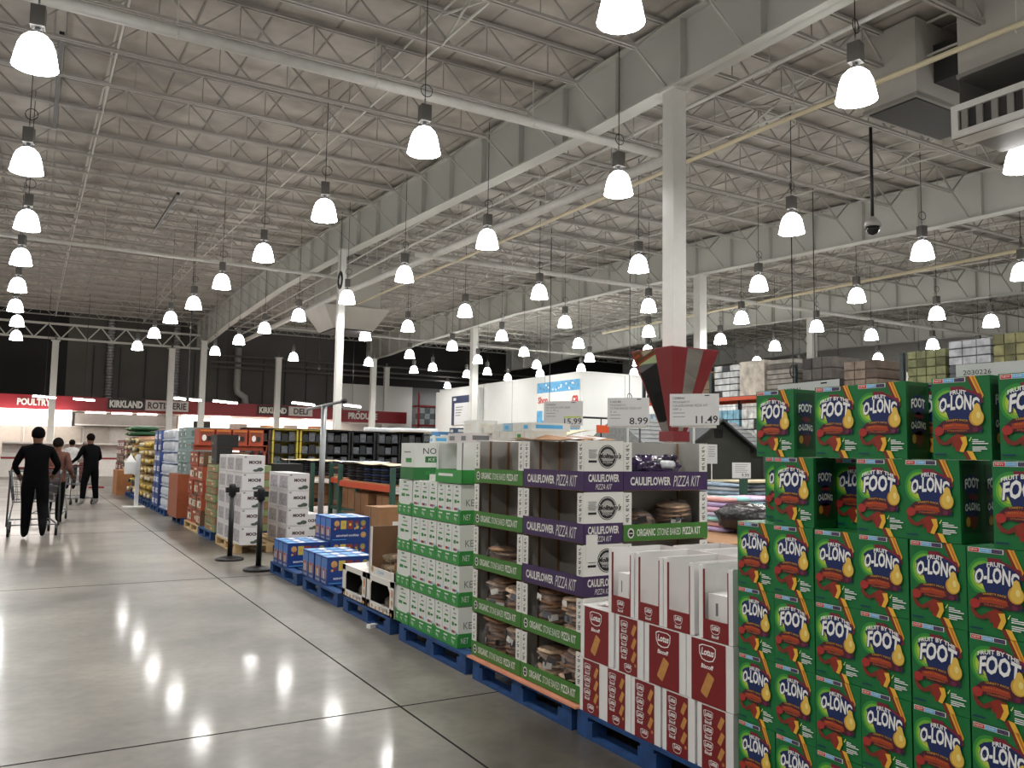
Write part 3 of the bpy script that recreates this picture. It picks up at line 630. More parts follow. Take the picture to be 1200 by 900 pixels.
for r in range(5):
    z = .148 + r*.2965
    put(TG, (2.742, YL, z), 0, 'green-banded pizza kit tray in the left column, %s' % RN5[r])
    put(TG if r < 2 else TP, (2.742, YR, z), 0, '%s-banded pizza kit tray in the right column, %s' % ('green' if r < 2 else 'purple', RN5[r]))
    put(TP if r == 4 else TG, (3.36, 3.885, z), PI/2, ('purple-banded pizza kit tray facing the camera on top' if r == 4 else 'green-banded pizza kit tray facing the camera, %s of its column' % RN5[r]))
tag(MB().box((2.70,3.88,.136),(3.7,5.2,.147), M('salmon_board','d68d70',.8)).build('slip_sheet'), 'salmon slip sheet between the blue pallet and pizza trays', 'slip sheet')
def crust_bag(loc, n, rz, label, big=1.):
    root = empty('crust_bag', loc, rz); tag(root, label, 'bag of crusts', 'bagged pizza crusts in the trays')
    t = MB(); z = .0
    for k in range(n):
        i0 = len(t.v); t.pillow((random.uniform(-.018,.018),random.uniform(-.02,.02),z+.016),(.2*big,.22*big,.030), random.choice(crust_m), .8, 14, 4, .08); z += .027
        tx, ty = random.uniform(-.12,.12), random.uniform(-.16,.16)
        t.v[i0:] = [(x, y, max(0, q + tx*x + ty*y)) for x, y, q in t.v[i0:]]
    t.build('crusts', root)
    t = MB(); t.pillow((0,0,z/2+.012),(.222*big,.245*big,z+.03), wrap, .75, 16, 6, .09); t.build('plastic_wrapper', root)
    for q in range(2 + n//2):
        a_ = random.uniform(2.2, 4.6); zz_ = random.uniform(.02, max(.03, z-.03)); u = Vector((math.cos(a_), math.sin(a_), 0)); w_ = Vector((-u.y, u.x, 0)); c_ = u*.112 + Vector((0,0,zz_)); g = random.uniform(-.5,.5)
        e1 = w_*math.cos(g) + Vector((0,0,math.sin(g))); e2 = -w_*math.sin(g) + Vector((0,0,math.cos(g)))
        MB().add([c_-e1*.03-e2*.018, c_+e1*.03-e2*.018, c_+e1*.03+e2*.018, c_-e1*.03+e2*.018, c_*1.01-e1*.03-e2*.018, c_*1.01+e1*.03-e2*.018, c_*1.01+e1*.03+e2*.018, c_*1.01-e1*.03+e2*.018],[(0,1,2,3),(7,6,5,4),(0,4,5,1),(1,5,6,2),(2,6,7,3),(3,7,4,0)], [black, pw, black, M('label_grey','6b7078',.3)][q%4]).build('printed_label', root)
for r, n in ((0,9),(1,8),(2,5),(3,2)):
    z = .168 + r*.2965
    for s, yy in enumerate((YL+.14, YL-.13)):
        if r == 2 and s == 1: crust_bag((2.875,yy,z),2,.3,'lone low crust bag, right side of the middle left tray'); continue
        if r == 3 and s == 0: continue
        crust_bag((2.875,yy,z), n - (r==1 and s==1), random.uniform(-.3,.3), 'brown wrapped crust stack, %s side of the left column, %s' % (['left','right'][s], RN5[r]))
    if r in (0,1):
        for s, yy in enumerate((YR+.14, YR-.14)): crust_bag((2.87,yy,z), 9 if (r or s) else 7, random.uniform(-.3,.3), 'brown wrapped crust stack, %s side of the right column, %s' % (['left','right'][s], RN5[r]))
crust_bag((2.88,YR,.168+3*.2965),1,.2,'flat crust packet inside the purple tray below the top one')
crust_bag((3.22,4.02,.168+3*.2965),5,1.5,'wrapped crust stack, left in the green tray facing the camera'); crust_bag((3.52,4.02,.168+3*.2965),7,1.8,'wrapped crust stack, right in the green tray facing the camera')
t = MB(); random.seed(5)
t.pillow((.06,0,.09),(.3,.15,.16), foil, .7, 22, 10, .16); t.pillow((-.02,-.0,.085),(.42,.17,.17), M('purple_wrapper','2c1d3c',.12,var=.8,scale=10,bump=1.), .7, 18, 8, .2); [t.pillow((random.uniform(-.16,.16),random.uniform(-.1,.0),random.uniform(.06,.16)),(.09,.05,.05), M('purple_wrapper','2c1d3c',.12), .6, 8, 5, .3) for q in range(7)]; t.pillow((.04,-.09,.12),(.13,.02,.05), M('silver_label','cfcfd6',.15,var=.4,scale=9), .6, 12, 5, .2)
tag(t.build('plastic_bag', None, (3.36,4.02,.185+4*.2965), .1), 'crumpled shiny plastic bag in the top purple tray facing camera', 'plastic bag')
tag(MB().box((2.76,3.874,.935),(2.84,3.876,1.09),pw).build('paper_tag'), 'white paper tag stuck on the lowest purple tray end', 'tag')

# ------------------------------------------------------------------ green and white bar cases
kg = M('bar_green','2f8a3c',.5,var=.05); kg2 = M('bar_green_dark','1f6b30',.5); kw = M('bar_white','d9dbd6',.5,var=.03)
def bar_case(W, H=.292, D=.3, ncart=2, name='bar_case'):
    root = empty('bar_case'); tag(root, '', 'case', 'green and white bar cases')
    t = MB(); t.box((.006,-W/2+.004,0),(D-.004,W/2-.004,H-.004),kw); F = faceF(W)
    for k in range(1, ncart):
        if ncart > 1: t.rect(F, W*k/ncart-.002,.10,W*k/ncart+.002,H-.01,-8,grey_ink)
    for k in range(ncart):
        u = W*(k+.5)/ncart; s = W/ncart
        t.rect(F,u-s*.22,.20,u+s*.2,.212,-7,kg); t.rect(F,u-s*.1,.235,u+s*.22,.243,-7,grey_ink); t.rect(F,u-s*.28,.15,u-s*.02,.175,-7,kg); t.rect(F,u+s*.05,.155,u+s*.3,.170,-7,kg2); t.rect(F,u-s*.15,.262,u+s*.05,.275,-7,kg)
        if ncart > 1:
            for q, m in enumerate((red_p, navy, orange_p, sky_p)): t.rect(F,u-s*.3+q*s*.15,.098,u-s*.17+q*s*.15,.116,-6,m)
    E = faceE(W-.008)
    t.text(E,'KETO',.05,.13,.21,.18,1,grey_ink); t.build('carton', root)
    t = MB(); t.box((0,-W/2,0),(.006,W/2,.085),kg); t.box((D-.004,-W/2,0),(D,W/2,.09),kg)
    for s in (-1,1):
        y0, y1 = (W/2-.004, W/2) if s > 0 else (-W/2, -W/2+.004)
        t.box((.006,y0,0),(D,y1,.10),kg)
        t.shape(F,[(0 if s>0 else W,.085),(.05 if s>0 else W-.05,.085),(0 if s>0 else W,.11)],0,kg)
    for k in range(3): u = W*(k+.3)/3; t.text(F,'8g',u,.02,u+W*.1,.05,1,kw); t.rect(F,u,.06,u+W*.16,.07,1,kw)
    t.text(E,'NET',.03,.03,.09,.07,6,kw); t.build('green_tray', root)
    return root
KA, KB, KC = bar_case(.285, ncart=1), bar_case(.47, ncart=3), bar_case(.40, ncart=3)
RN4 = ['bottom layer','second layer','third layer','fourth layer']
for r in range(4):
    z = .137 + r*.2945
    put(KA, (2.742,6.46,z), 0, 'narrow green and white bar case, left column, %s' % RN4[r])
    put(KB, (2.742,6.07,z), 0, 'green and white bar case, middle column, %s' % RN4[r])
    put(KC, (2.742,5.63,z), 0, 'green and white bar case, right column, %s' % RN4[r])
zt = .137 + 4*.2945
root = empty('bar_case', (2.742,6.42,zt)); tag(root, 'tall top carton with its long grey NO SUGAR side turned to the camera', 'case', 'green and white bar cases')
t = MB(); W = .27; t.box((0,-W/2,.1),(.52,W/2,.30),kw); F = faceF(W); t.rect(F,.06,.22,.2,.23,1,grey_ink); t.rect(F,.1,.14,.22,.175,1,kg)
E = faceE(W); t.text(E,'NOSUGAR',.08,.21,.46,.26,2,ink); t.rect(E,.10,.14,.42,.19,2,kg2); t.text(E,'KETO BAR',.13,.152,.39,.178,3,kw); t.build('carton', root)
t = MB(); t.box((-.003,-W/2-.003,0),(.523,W/2+.003,.1),kg2); t.text(faceE(W+.006),'8g',.1,.03,.2,.07,2,kg); t.build('green_tray', root)
root = empty('open_bar_tray', (2.742,5.63,zt)); tag(root, 'empty open bar carton with grey inside on the right column', 'case', 'green and white bar cases')
t = MB(); W, D, H = .44, .4, .30
t.box((D-.005,-W/2,0),(D,W/2,H),kw); t.box((0,-W/2,.1),(D,-W/2+.005,H),kw); t.box((0,W/2-.005,.1),(D,W/2,H),kw); t.box((0,-W/2,0),(D,W/2,.006),kw); t.box((0,-W/2,.1),(.005,-W/2+.09,H),kw); t.box((0,W/2-.03,.1),(.005,W/2,H),kw); t.build('carton', root)
t = MB(); t.box((-.004,-W/2-.004,0),(.004,W/2+.004,.1),kg); t.box((0,-W/2-.004,0),(D,-W/2,.1),kg); t.box((0,W/2,0),(D,W/2+.004,.1),kg); t.rect(faceF(W),.05,.05,.3,.07,8,kw); t.build('green_tray', root)
def small_box(loc, sz, rz, m, label, m2=None):
    t = MB(); x, y, z = sz; t.box((-x/2,-y/2,0),(x/2,y/2,z),m); t.rect(lambda u,v,l=0:(-x/2-l*.0007,y/2-u,v), y*.15,z*.25,y*.6,z*.7,1,m2 or grey_ink); t.rect(lambda u,v,l=0:(-x/2+u,-y/2-l*.0007,v), x*.1,z*.3,x*.8,z*.75,1,m2 or grey_ink)
    tag(t.build('small_box', None, loc, rz), label, 'box', 'small boxes on top of the bar cases')
blu = M('box_blue','4f86b8',.5); blud = M('box_navy','2f4566',.5); cream = M('box_cream','d8d4c8',.5)
zb = zt+.30
for loc, sz, m, lb, m2 in [((3.1,6.45,zb),(.2,.14,.10),blu,'pale blue small box on top of the tall top carton, left',white_ink),((3.0,6.35,zb),(.14,.09,.06),kw,'tiny white box in front of the pale blue one',sky_p),((3.2,6.30,zb),(.1,.09,.08),cream,'cream small box between the blue boxes',kw),
      ((3.22,6.33,zb+.085),(.22,.12,.05),blud,'navy small box with white print',kw),((2.92,5.72,zb),(.2,.2,.075),lgrey,'grey flat box over the open bar carton, left',None),((2.92,5.53,zb),(.2,.17,.075),lgrey,'grey flat box over the open bar carton, right',None),
      ((3.02,5.66,zb+.076),(.18,.22,.10),kw,'white small box stacked on the grey flat boxes',cream),((3.05,5.47,zb+.076),(.14,.12,.06),cream,'cream small box right of the stacked white one',kw)]:
    small_box(loc, sz, 0, m, lb, m2)
for i in range(3): small_box((2.86,6.03-.1*i,zt),(.14,.095,.05),0,kw,'little white box in the gap before the open bar carton, %s' % ['left','middle','right'][i],cream)
zz = .148+5*.2965
for i in range(5): small_box((2.93+.0*i,5.02-.11*i,zz),(.26,.105,.06),0,cream,'cream packet flat on the top left pizza tray, %s from left' % ORD[i],kg if i==3 else kw)
for i in range(4): small_box((2.95,4.98-.125*i,zz+.061),(.3,.12,.055),0,kw if i!=1 else M('box_lightblue','a9c6d8',.5),'white packet in the upper layer over the top left pizza tray, %s from left' % ORD[i],sky_p if i%2 else cream)
t = MB(); random.seed(3)
for i in range(5): x=.1*i; t.add([(x,-.25+random.random()*.1,0),(x+.16,-.2,.02*random.random()+.005),(x+.18,.2,.02),(x,.25,.01),(x+.1,0,.03+.02*random.random())],[(0,1,4),(1,2,4),(2,3,4),(3,0,4)],lgrey if i%2 else kraft)
tag(t.build('torn_cardboard',None,(2.8,4.5,zz),.2),'torn grey cardboard flaps lying across the pizza trays','cardboard')
# ------------------------------------------------------------------ white window display boxes with cookie bags
wd = M('display_white','d9d6d0',.5,var=.03)
nutm = [M('nut_brown','7a5138',.6,var=.4,scale=30,bump=.6), M('nut_tan','b08d66',.6,var=.4,scale=30,bump=.6)]
def display_box():
    root = empty('display_box'); tag(root, '', 'display box', 'white window display boxes')
    W, H, D = .66, .30, .5
    t = MB(); t.box((0,-W/2,H-.05),(D,W/2,H),wd); t.box((D-.01,-W/2,0),(D,W/2,H-.05),black); t.box((0,-W/2,0),(D,W/2,.01),wd); t.box((.02,W/2-.014,.01),(D-.01,W/2-.01,H-.05),black)
    for s in (-1,1): y0,y1 = (W/2-.01,W/2) if s>0 else (-W/2,-W/2+.01); t.box((0,y0,0),(D,y1,H),wd)
    t.box((0,W/2-.09,0),(.01,W/2,H),wd); t.box((0,-W/2,0),(.01,-W/2+.1,H),wd); t.box((0,-W/2,0),(.01,W/2,.07),wd)
    F = faceF(W); t.shape(F,[(.09,.25),(.09,.2),(.14,.25)],0,wd); t.shape(F,[(W-.1,.25),(W-.1,.2),(W-.15,.25)],0,wd)
    for k in range(7): t.ell(F,.06+.09*k,.022+.012*(k%2),.018,.018,1,M('print_tan','b98a55',.5,var=0),10)
    t.text(F,'COOKIES',.36,.03,.52,.055,2,navy); t.ell(F,W-.05,.2,.02,.04,1,orange_p,10); t.ell(F,W-.05,.12,.018,.03,1,M('print_tan','b98a55',.5,var=0),10); t.build('carton', root)
    return root
DB = display_box()
put(DB,(2.73,7.6,.137),0,'white window display box, left one beside the blue cases'); put(DB,(2.73,6.93,.137),0,'white window display box, right one beside the green bar cases')
def bag(loc, sz, rz, label, cat='bag', group='cookie bags on the white displays', name='cookie_bag'):
    root = empty(name, loc, rz); tag(root, label, cat, group)
    t = MB(); x, y, z = sz
    for k in range(10): t.pillow((random.uniform(-x*.33,x*.33),random.uniform(-y*.33,y*.33),z*random.uniform(.3,.65)),(.05,.05,.04),random.choice(nutm),.9,8,4)
    t.build('cookies', root)
    t = MB(); t.pillow((0,0,z/2),(x,y,z),M('bag_film','b9a68f',.12,var=.5,scale=14,bump=1.,alpha=.5),.65,14,6,.1); t.build('clear_bag', root)
for i, (x, y, z) in enumerate([(2.92,7.45,.437),(2.95,7.18,.437),(3.1,7.3,.437),(2.93,7.42,.52),(2.98,7.2,.52),(3.05,7.35,.60)]):
    bag((x,y,z),(.2,.24,.085),.2*i,'shiny cookie bag heaped on the white display, %s of the heap' % ['front left','front right','back','middle left','middle right','top'][i])
for i, y in enumerate((7.7,7.5,7.0,6.8)): bag((2.9,y,.158),(.15,.15,.1),.3*i,'cookie bag inside the %s display window, %s side' % ('left' if i<2 else 'right', 'left' if i%2==0 else 'right'))
root = empty('empty_display_sleeve', (2.74,6.93,.437)); tag(root, 'open empty display sleeve with brown inside standing on the right box', 'display box')
t = MB(); t.box((.38,-.3,0),(.39,.3,.42),kraft_dark); t.box((0,.29,0),(.38,.30,.42),kraft_dark); t.box((0,.30,0),(.39,.304,.42),wd); t.box((.0,-.30,0),(.39,-.29,.16),kraft); t.box((0,-.3,0),(.01,.3,.07),wd); t.box((0,.26,.07),(.01,.3,.42),wd); t.build('sleeve', root)
t = MB(); F=faceF(.6); t.ell(F,.08,.05,.03,.03,1,M('print_tan','b98a55',.5,var=0),10); t.text(F,'COOKIES',.2,.025,.36,.05,1,sky_p); t.build('front_print', root)
root = empty('empty_display_sleeve', (2.75,7.66,.437)); 
root.location = (3.2,7.62,.437); tag(root, 'second open display sleeve, narrow white edge left of the other', 'display box')
t = MB(); t.box((.0,.2,0),(.3,.21,.4),wd); t.box((.29,-.2,0),(.3,.2,.4),kraft_dark); t.box((0,-.2,0),(.01,.21,.05),wd); t.build('sleeve', root)

# ------------------------------------------------------------------ blue cookie cases
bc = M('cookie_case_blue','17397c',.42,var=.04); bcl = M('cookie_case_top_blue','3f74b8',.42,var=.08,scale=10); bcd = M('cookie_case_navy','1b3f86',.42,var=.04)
def cookie_case(W=.205, D=.5, H=.287):
    root = empty('cookie_case'); tag(root, '', 'case', 'blue cookie cases')
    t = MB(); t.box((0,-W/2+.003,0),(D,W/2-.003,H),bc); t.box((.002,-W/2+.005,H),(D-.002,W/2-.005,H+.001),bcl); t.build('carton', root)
    t = MB(); F = faceF(W-.006)
    t.rect(F,.004,.16,W-.012,.27,1,bcl); 
    for k in range(3): t.rect(F,.03+.055*k,.06,.055+.055*k,.15,1,[yel_p,white_ink,orange_p][k]); t.ell(F,.042+.055*k,.155,.016,.018,2,[cookie,red_p,cookie][k],8)
    t.text(F,'COOKIES',.03,.015,.16,.035,1,white_ink)
    E = faceE(W-.006); cc = [M('cookie_tan','c89a5c',.5,var=0),M('cookie_yellow','c9b24a',.5,var=0),M('cookie_red','8c3a2a',.5,var=0),M('cookie_plum','6b2e4c',.5,var=0),M('cookie_olive','8f8d4a',.5,var=0)]
    for k in range(5):
        u = .075+.085*k
        if k in (1,2): t.rect(E,u-.036,.145,u+.036,.25,2,cc[k])
        else: t.ell(E,u,.215,.034,.036,2,cc[k],14); t.ell(E,u+.01,.165,.02,.022,3,cc[(k+3)%5],10); t.ell(E,u-.02,.15,.014,.014,3,cc[0],8)
        t.ell(E,u,.2,.016,.018,4,[cookie,cc[0],cc[1],cc[4],cookie][k],10)
    t.text(E,'assorted cookies',.07,.055,.36,.085,2,white_ink,.01); t.ring(E,.42,.07,.035,.035,.006,2,yel_p,14); t.ell(E,.42,.07,.024,.024,2,cc[0],12); t.rect(E,.02,.015,.2,.022,2,sky_p)
    for k in range(4): t.box((.03+.12*k,-W/2+.03,H+.001),(.10+.12*k,W/2-.05,H+.0016),white_ink if k%2 else sky_p)
    t.build('print', root); return root
CC = cookie_case()
def cc(x, y, z, lb): put(CC,(x,y,z),random.uniform(-.01,.01),lb)
for i in range(3): cc(2.74,10.48-.215*i,.137,'blue cookie case in the low left group, %s' % ['farthest','middle','nearest, showing its long end'][i])
for i in range(4): cc(2.76,9.28-.215*i - (.03 if i>1 else 0),.137,'blue cookie case in the low right group, %s' % ['farthest','second','third','nearest, showing its long end'][i])
for i in range(3): cc(3.26,10.48-.215*i,.137,'blue cookie case in the low back group, %s' % ['farthest','middle','nearest'][i]); cc(3.26,10.48-.215*i,.426,'blue cookie case in the raised back group, %s' % ['farthest','middle','nearest, on top of another'][i])
cc(3.3,6.9,.76,'blue cookie case seen behind the white display sleeve') if False else None

# ------------------------------------------------------------------ white dessert cartons
mw = M('mochi_white','d4d2d2',.5,var=.03); mp = M('mochi_photo','a29da2',.5,var=.5,scale=22); mg = M('mochi_green','46524a',.5,var=.2)
def mochi(W=.57, D=.315, H=.262):
    root = empty('dessert_carton'); tag(root, '', 'carton', 'white dessert cartons')
    MB().box((0,-W/2+.004,0),(D,W/2-.004,H-.004),mw).build('carton', root)
    t = MB(); F = faceF(W-.008); t.rect(F,.05,.03,W-.07,H-.05,1,mp)
    E = faceE(W-.008); t.text(E,'MOCHI',.085,.13,.265,.18,1,M('mochi_ink','3a1a22',.5),.06); t.ell(E,.25,.05,.05,.03,1,mg,10); t.ell(E,.19,.035,.045,.02,2,mg,10); t.rect(E,.02,H-.04,.05,H-.02,1,grey_ink); t.build('print', root)
    return root
MO = mochi()
for r in range(5):
    for c in range(3):
        put(MO,(2.74,13.95-.58*c,.137+.2625*r),0,'white dessert carton in the tall stack, %s row, %s' % (['bottom','second','third','fourth','top'][r], ['far column','middle column','near column with lettering'][c]))
MP = MB(); MP.box((-.02,-.31,0),(.0,.31,.01),mw)
for r in range(4):
    for c in range(2):
        put(MO,(3.4,13.3-.58*c,.137+.2625*r),0,'white dessert carton in the second stack behind the posts, %s row, %s' % (['bottom','second','third','top'][r], ['far column','near column'][c]))
for r in range(2): put(MO,(3.76,13.3,.003+.2625*r),0,'white dessert carton in the low third stack, %s' % ['bottom','top'][r])

# ------------------------------------------------------------------ stanchions, stands, poles
def stanchion(x, y, lb):
    root = empty('stanchion', (x,y,0)); tag(root, lb, 'barrier post', 'black barrier posts')
    t = MB(); t.lathe([(.19,0),(.19,.025),(.12,.045),(.05,.06)], black, 20); t.build('base', root)
    t = MB(); t.lathe([(.035,.05),(.035,.88)], black, 12); t.build('post', root)
    t = MB(); t.lathe([(.035,.88),(.05,.89),(.05,1.02),(.04,1.05)], black, 12); t.box((-.09,-.03,.93),(.09,.03,1.0),black); t.build('belt_head', root)
stanchion(2.5,12.0,'black barrier post on round base beside the tall dessert stack'); stanchion(2.62,10.85,'black barrier post standing just left of the blue cookie cases')
root = empty('sanitizer_stand', (2.45,23.2,0)); tag(root, 'slim white hand sanitizer stand before the yellow bags', 'stand')
t = MB(); t.box((-.3,-.25,0),(.2,.2,.03),white); t.build('foot_plate', root)
t = MB(); t.box((-.04,-.03,.03),(.06,.03,1.35),white); t.build('post', root)
t = MB(); t.box((-.3,-.1,.85),(-.04,.08,1.15),white); t.add([(-.3,-.1,1.15),(-.04,-.1,1.15),(-.17,0,1.35),(-.3,.08,1.15),(-.04,.08,1.15)],[(0,1,2),(1,4,2),(4,3,2),(3,0,2)],white); t.build('dispenser', root)
root = empty('sign_pole', (3.75,11.95,0)); tag(root, 'tall grey pole with a crossbar standing behind the blue cases', 'pole')
t = MB(); t.lathe([(.2,0),(.2,.02),(.05,.04)], grey_metal, 16); t.build('base', root)
t = MB(); t.tube([(0,0,.03),(.0,.0,2.2)], .042, grey_metal, 10); t.build('pole', root)
t = MB(); t.tube([(-.02,.75,2.17),(.0,-.85,2.22)], .022, grey_metal, 8); t.tube([(0,-.85,2.22),(0,-.93,2.222)], .034, black, 8); t.build('crossbar', root)

# ------------------------------------------------------------------ price cards on poles
card = M('card_paper','cfcfcf',.6,var=.02)
def price_card(c, w, h, rz, tilt, lines, price, foot, label, bits=None):
    root = empty('price_card', (c[0], c[1], foot), rz); tag(root, label, 'price card', 'price cards on poles')
    z = c[2]-foot
    F = lambda u, v, l=0: (-w/2+u, -l*.0008, z-h/2+v + (u-w/2)*tilt)
    t = MB(); P = [F(0,0),F(w,0),F(w,h),F(0,h)]; t.add(P+[(a,b+.004,q) for a,b,q in P], [(0,1,2,3),(7,6,5,4),(0,4,5,1),(1,5,6,2),(2,6,7,3),(3,7,4,0)], card)
    v = h*.90
    for k, s in enumerate(lines):
        hh = h*(.075); L = min(w*.85, len(s)*hh*.75); t.text(F,s,w*.06,v-hh,w*.06+L,v,1,ink if k==0 else grey_ink); v -= hh*1.55
    for k in range(2): t.rect(F,w*.06,v-hh*.6,w*.3,v-hh*.35,1,grey_ink); v -= hh*1.6
    if price: t.text(F,price,w*.52,h*.06,w*.97,h*.30,1,ink,.01)
    t.rect(F,w*.7,h*.93,w*.8,h*.96,1,ink)
    if bits: t.rect(F,w*.5,h*.33,w*.95,h*.38,1,glow[2])
    t.build('card', root)
    t = MB(); t.tube([(0,.015,0),(0,.015,z)], .008, steel_white, 6); t.box((-w/2+.02,.005,z-h/2-.015+0),(w/2-.02,.02,z-h/2+.005),steel_white); t.build('holder', root)
price_card((4.25,4.6,1.888),.395,.235,-.3,.04,['1208941',"MOLINARO'S",'CAULIFLOWER PIZZA KIT','680 g'],'11.49',.0,'price card reading 11.49 before the red mirrored collar')
price_card((4.105,5.2,1.885),.35,.225,-.3,.04,['1143180',"MOLINARO'S",'STONE BAKED PIZZA KIT','3 ct'],'8.99',.0,'price card reading 8.99 left of the red mirrored collar')
price_card((4.02,6.0,1.895),.355,.215,-.3,.04,['1340055','NO SUGAR KETO BARS','12 x 40 g'],'15.99',.0,'price card reading 15.99 before the blue wall sign',1)
price_card((3.22,2.70,1.80),.28,.22,-.85,.10,['1208941','LOTUS BISCOFF','COOKIES'],None,.138,'tilted price card peeping over the left end of the green cartons')
price_card((3.2,1.72,1.805),.40,.24,-.95,.05,['2030226','GENERAL MILLS','FRUIT BY THE FOOT','48 ct'],None,.138,'large price card reading FRUIT BY THE FOOT above the green cartons')
price_card((6.15,8.6,1.9),.30,.26,-.1,.03,['1187221','COMFORTER SET'],None,.0,'price card against the navy wall sign') if False else None

# red mirrored collar on the nearest column
root = empty('column_collar', (8.35,9.48,1.9)); tag(root, 'flared dark red collar with mirror strips round the nearest column', 'column collar')
redp = M('collar_red','6d1a20',.5,var=.04); mir = M('mirror_strip','cfcfcf',.03,metal=1,var=0)
lo_, hi_ = .13, .46
crn = [(-1,1),(-1,-1),(1,-1),(1,1)]
for k in range(4):
    a, b = crn[k], crn[(k+1)%4]
    L0, L1 = Vector((a[0]*lo_,a[1]*lo_,0)), Vector((b[0]*lo_,b[1]*lo_,0)); H0, H1 = Vector((a[0]*hi_,a[1]*hi_,1.2)), Vector((b[0]*hi_,b[1]*hi_,1.2))
    for f0, f1, mm, nm in (((0,.04,redp,'red_panel'),(.04,.60,mir,'mirror_panel'),(.60,1,redp,'red_panel')) if k == 0 else ((0,.34,redp,'red_panel'),(.34,.68,mir,'mirror_panel'),(.68,1,redp,'red_panel'))):
        A, B, Cc, D = L0.lerp(L1,f0), L0.lerp(L1,f1), H0.lerp(H1,f1), H0.lerp(H1,f0)
        MB().add([A,B,Cc,D]+[Vector((q.x*.97,q.y*.97,q.z)) for q in (A,B,Cc,D)],[(0,1,2,3),(7,6,5,4),(0,4,5,1),(1,5,6,2),(2,6,7,3),(3,7,4,0)], mm).build(nm, root)
t = MB(); t.box((-hi_,-hi_,1.2),(hi_,hi_,1.215), redp); t.build('top_cap', root)
t = MB(); t.box((-.16,-.16,-.15),(.16,.16,0), redp); t.build('neck', root)
# ------------------------------------------------------------------ service counter along the far wall
fr_ = M('fascia_red','8a1a26',.5,var=.05); soff = M('soffit_white','e4ded8',.5); stain = M('hood_steel','9a928c',.35,metal=.7)
t = MB(); t.box((-13.9,50,3.42),(16.9,50.4,4.16),fr_); t.box((-13.9,50.4,3.38),(16.9,51.9,3.42),soff); struct(t.build('trim_2'))
t = MB(); t.box((16.9,50.2,3.3),(21.3,50.4,4.05),fr_); t.box((16.9,50.3,3.22),(21.3,51.8,3.3),soff); struct(t.build('trim_3'))
WF = lambda x, z, y=49.99: (lambda u, v, l=0: (x+u, y-l*.003, z+v))
def sign(x, z, w, h, bg, txt, fg, label, bold=.03, th=.04, cat='sign', pad=.1):
    root = empty('wall_sign', (x+w/2, 49.95, z)); tag(root, label, cat)
    F = lambda u, v, l=0: (-w/2+u, -.03-l*.003, v)
    if bg: MB().box((-w/2,-.03,0),(w/2,.04,h),bg).build('sign_panel', root)
    t = MB(); t.text(F,txt,w*pad,h*.17,w*(1-pad),h*.83,2,fg,bold); t.build('lettering', root)
sign(-.62,3.5,1.55,.56,None,'POULTRY',pw,'white POULTRY lettering on the red fascia at far left',.04,pad=.0)
sign(3.62,3.55,1.85,.60,M('sign_black','1f1a1a',.5),'KIRKLAND',pw,'black KIRKLAND sign panel left of ROTISSERIE',.05,pad=.05)
sign(5.52,3.55,2.25,.58,M('sign_pale','c9c2bd',.5),'ROTISSERIE',M('sign_ink','37302e',.5),'pale ROTISSERIE sign panel on the red fascia',.03,pad=.05)
sign(11.65,3.55,1.8,.55,M('sign_black','1f1a1a',.5),'KIRKLAND',pw,'black KIRKLAND sign panel left of DELI',.05,pad=.05)
sign(13.5,3.55,1.45,.55,M('sign_pale','c9c2bd',.5),'DELI',M('sign_ink','37302e',.5),'pale DELI sign panel on the red fascia',.03,pad=.2)
root = empty('wall_sign', (18.35,50.15,3.4)); tag(root,'white PRODUCE lettering on the right red fascia','sign')
t = MB(); t.text(lambda u,v,l=0:(-1.05+u,-.02,v),'PRODUCE',.0,.08,1.95,.5,1,pw,.05); t.shape(lambda u,v,l=0:(-1.05+u,-.02,v),[(.55,.54),(.7,.62),(.78,.54)],1,pw); t.build('lettering', root)
# emission for the light canopy and for the brightly lit deli wall
litw = M('lit_white','fff6ee',emit=3.5); litw2 = M('wall_glow','ffeadf',emit=2.2)
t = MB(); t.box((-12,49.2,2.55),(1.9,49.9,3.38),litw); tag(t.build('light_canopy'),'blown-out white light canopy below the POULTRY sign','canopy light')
t = MB(); t.box((2.1,50.1,2.7),(7.2,50.9,3.3),stain); t.box((2.1,50.0,2.62),(7.2,50.1,2.7),soff); tag(t.build('exhaust_hood'),'brushed steel exhaust hood below the rotisserie sign','hood')
for i, x in enumerate((2.6,3.9,5.2,7.6,9.2,12.6,14.6)):
    tag(MB().box((x,50.41,3.3),(x+1.0,50.75,3.38),M('soffit_lamp','fff0e6',emit=9)).build('soffit_light'),'flat light under the red fascia, %s from the left' % ORD[i],'light','soffit lights')
t = MB(); t.box((7.4,50.6,1.2),(16.8,50.8,3.3),litw2); t.box((-13,51,0),(7.4,51.2,2.6),soff); struct(t.build('trim_4'))  # deli wall is no lamp; its bright lighting is put in as emission
posts = [(8.2,.9,.7,M('food_dark','241b1a',.5)),(12.0,.8,.55,M('food_orange','d98a4c',.5,var=.3,scale=6)),(14.9,.9,.6,M('food_peach','cf8d62',.5,var=.3,scale=6)),(10.2,1.0,.6,M('menu_pale','cbbdb4',.5,var=.2,scale=4)),(13.4,.8,.6,M('menu_pale','cbbdb4',.5,var=.2,scale=4))]
for i, (x, w, h, m) in enumerate(posts):
    t = MB(); t.box((x,50.5,2.35),(x+w,50.55,2.35+h),m); t.box((x-.03,50.55,2.32),(x+w+.03,50.59,2.38+h),steel_white)
    tag(t.build('menu_board'),['dark','orange food picture','peach food picture','pale','small pale'][i]+' menu board on the bright deli wall','menu board','menu boards over the deli')
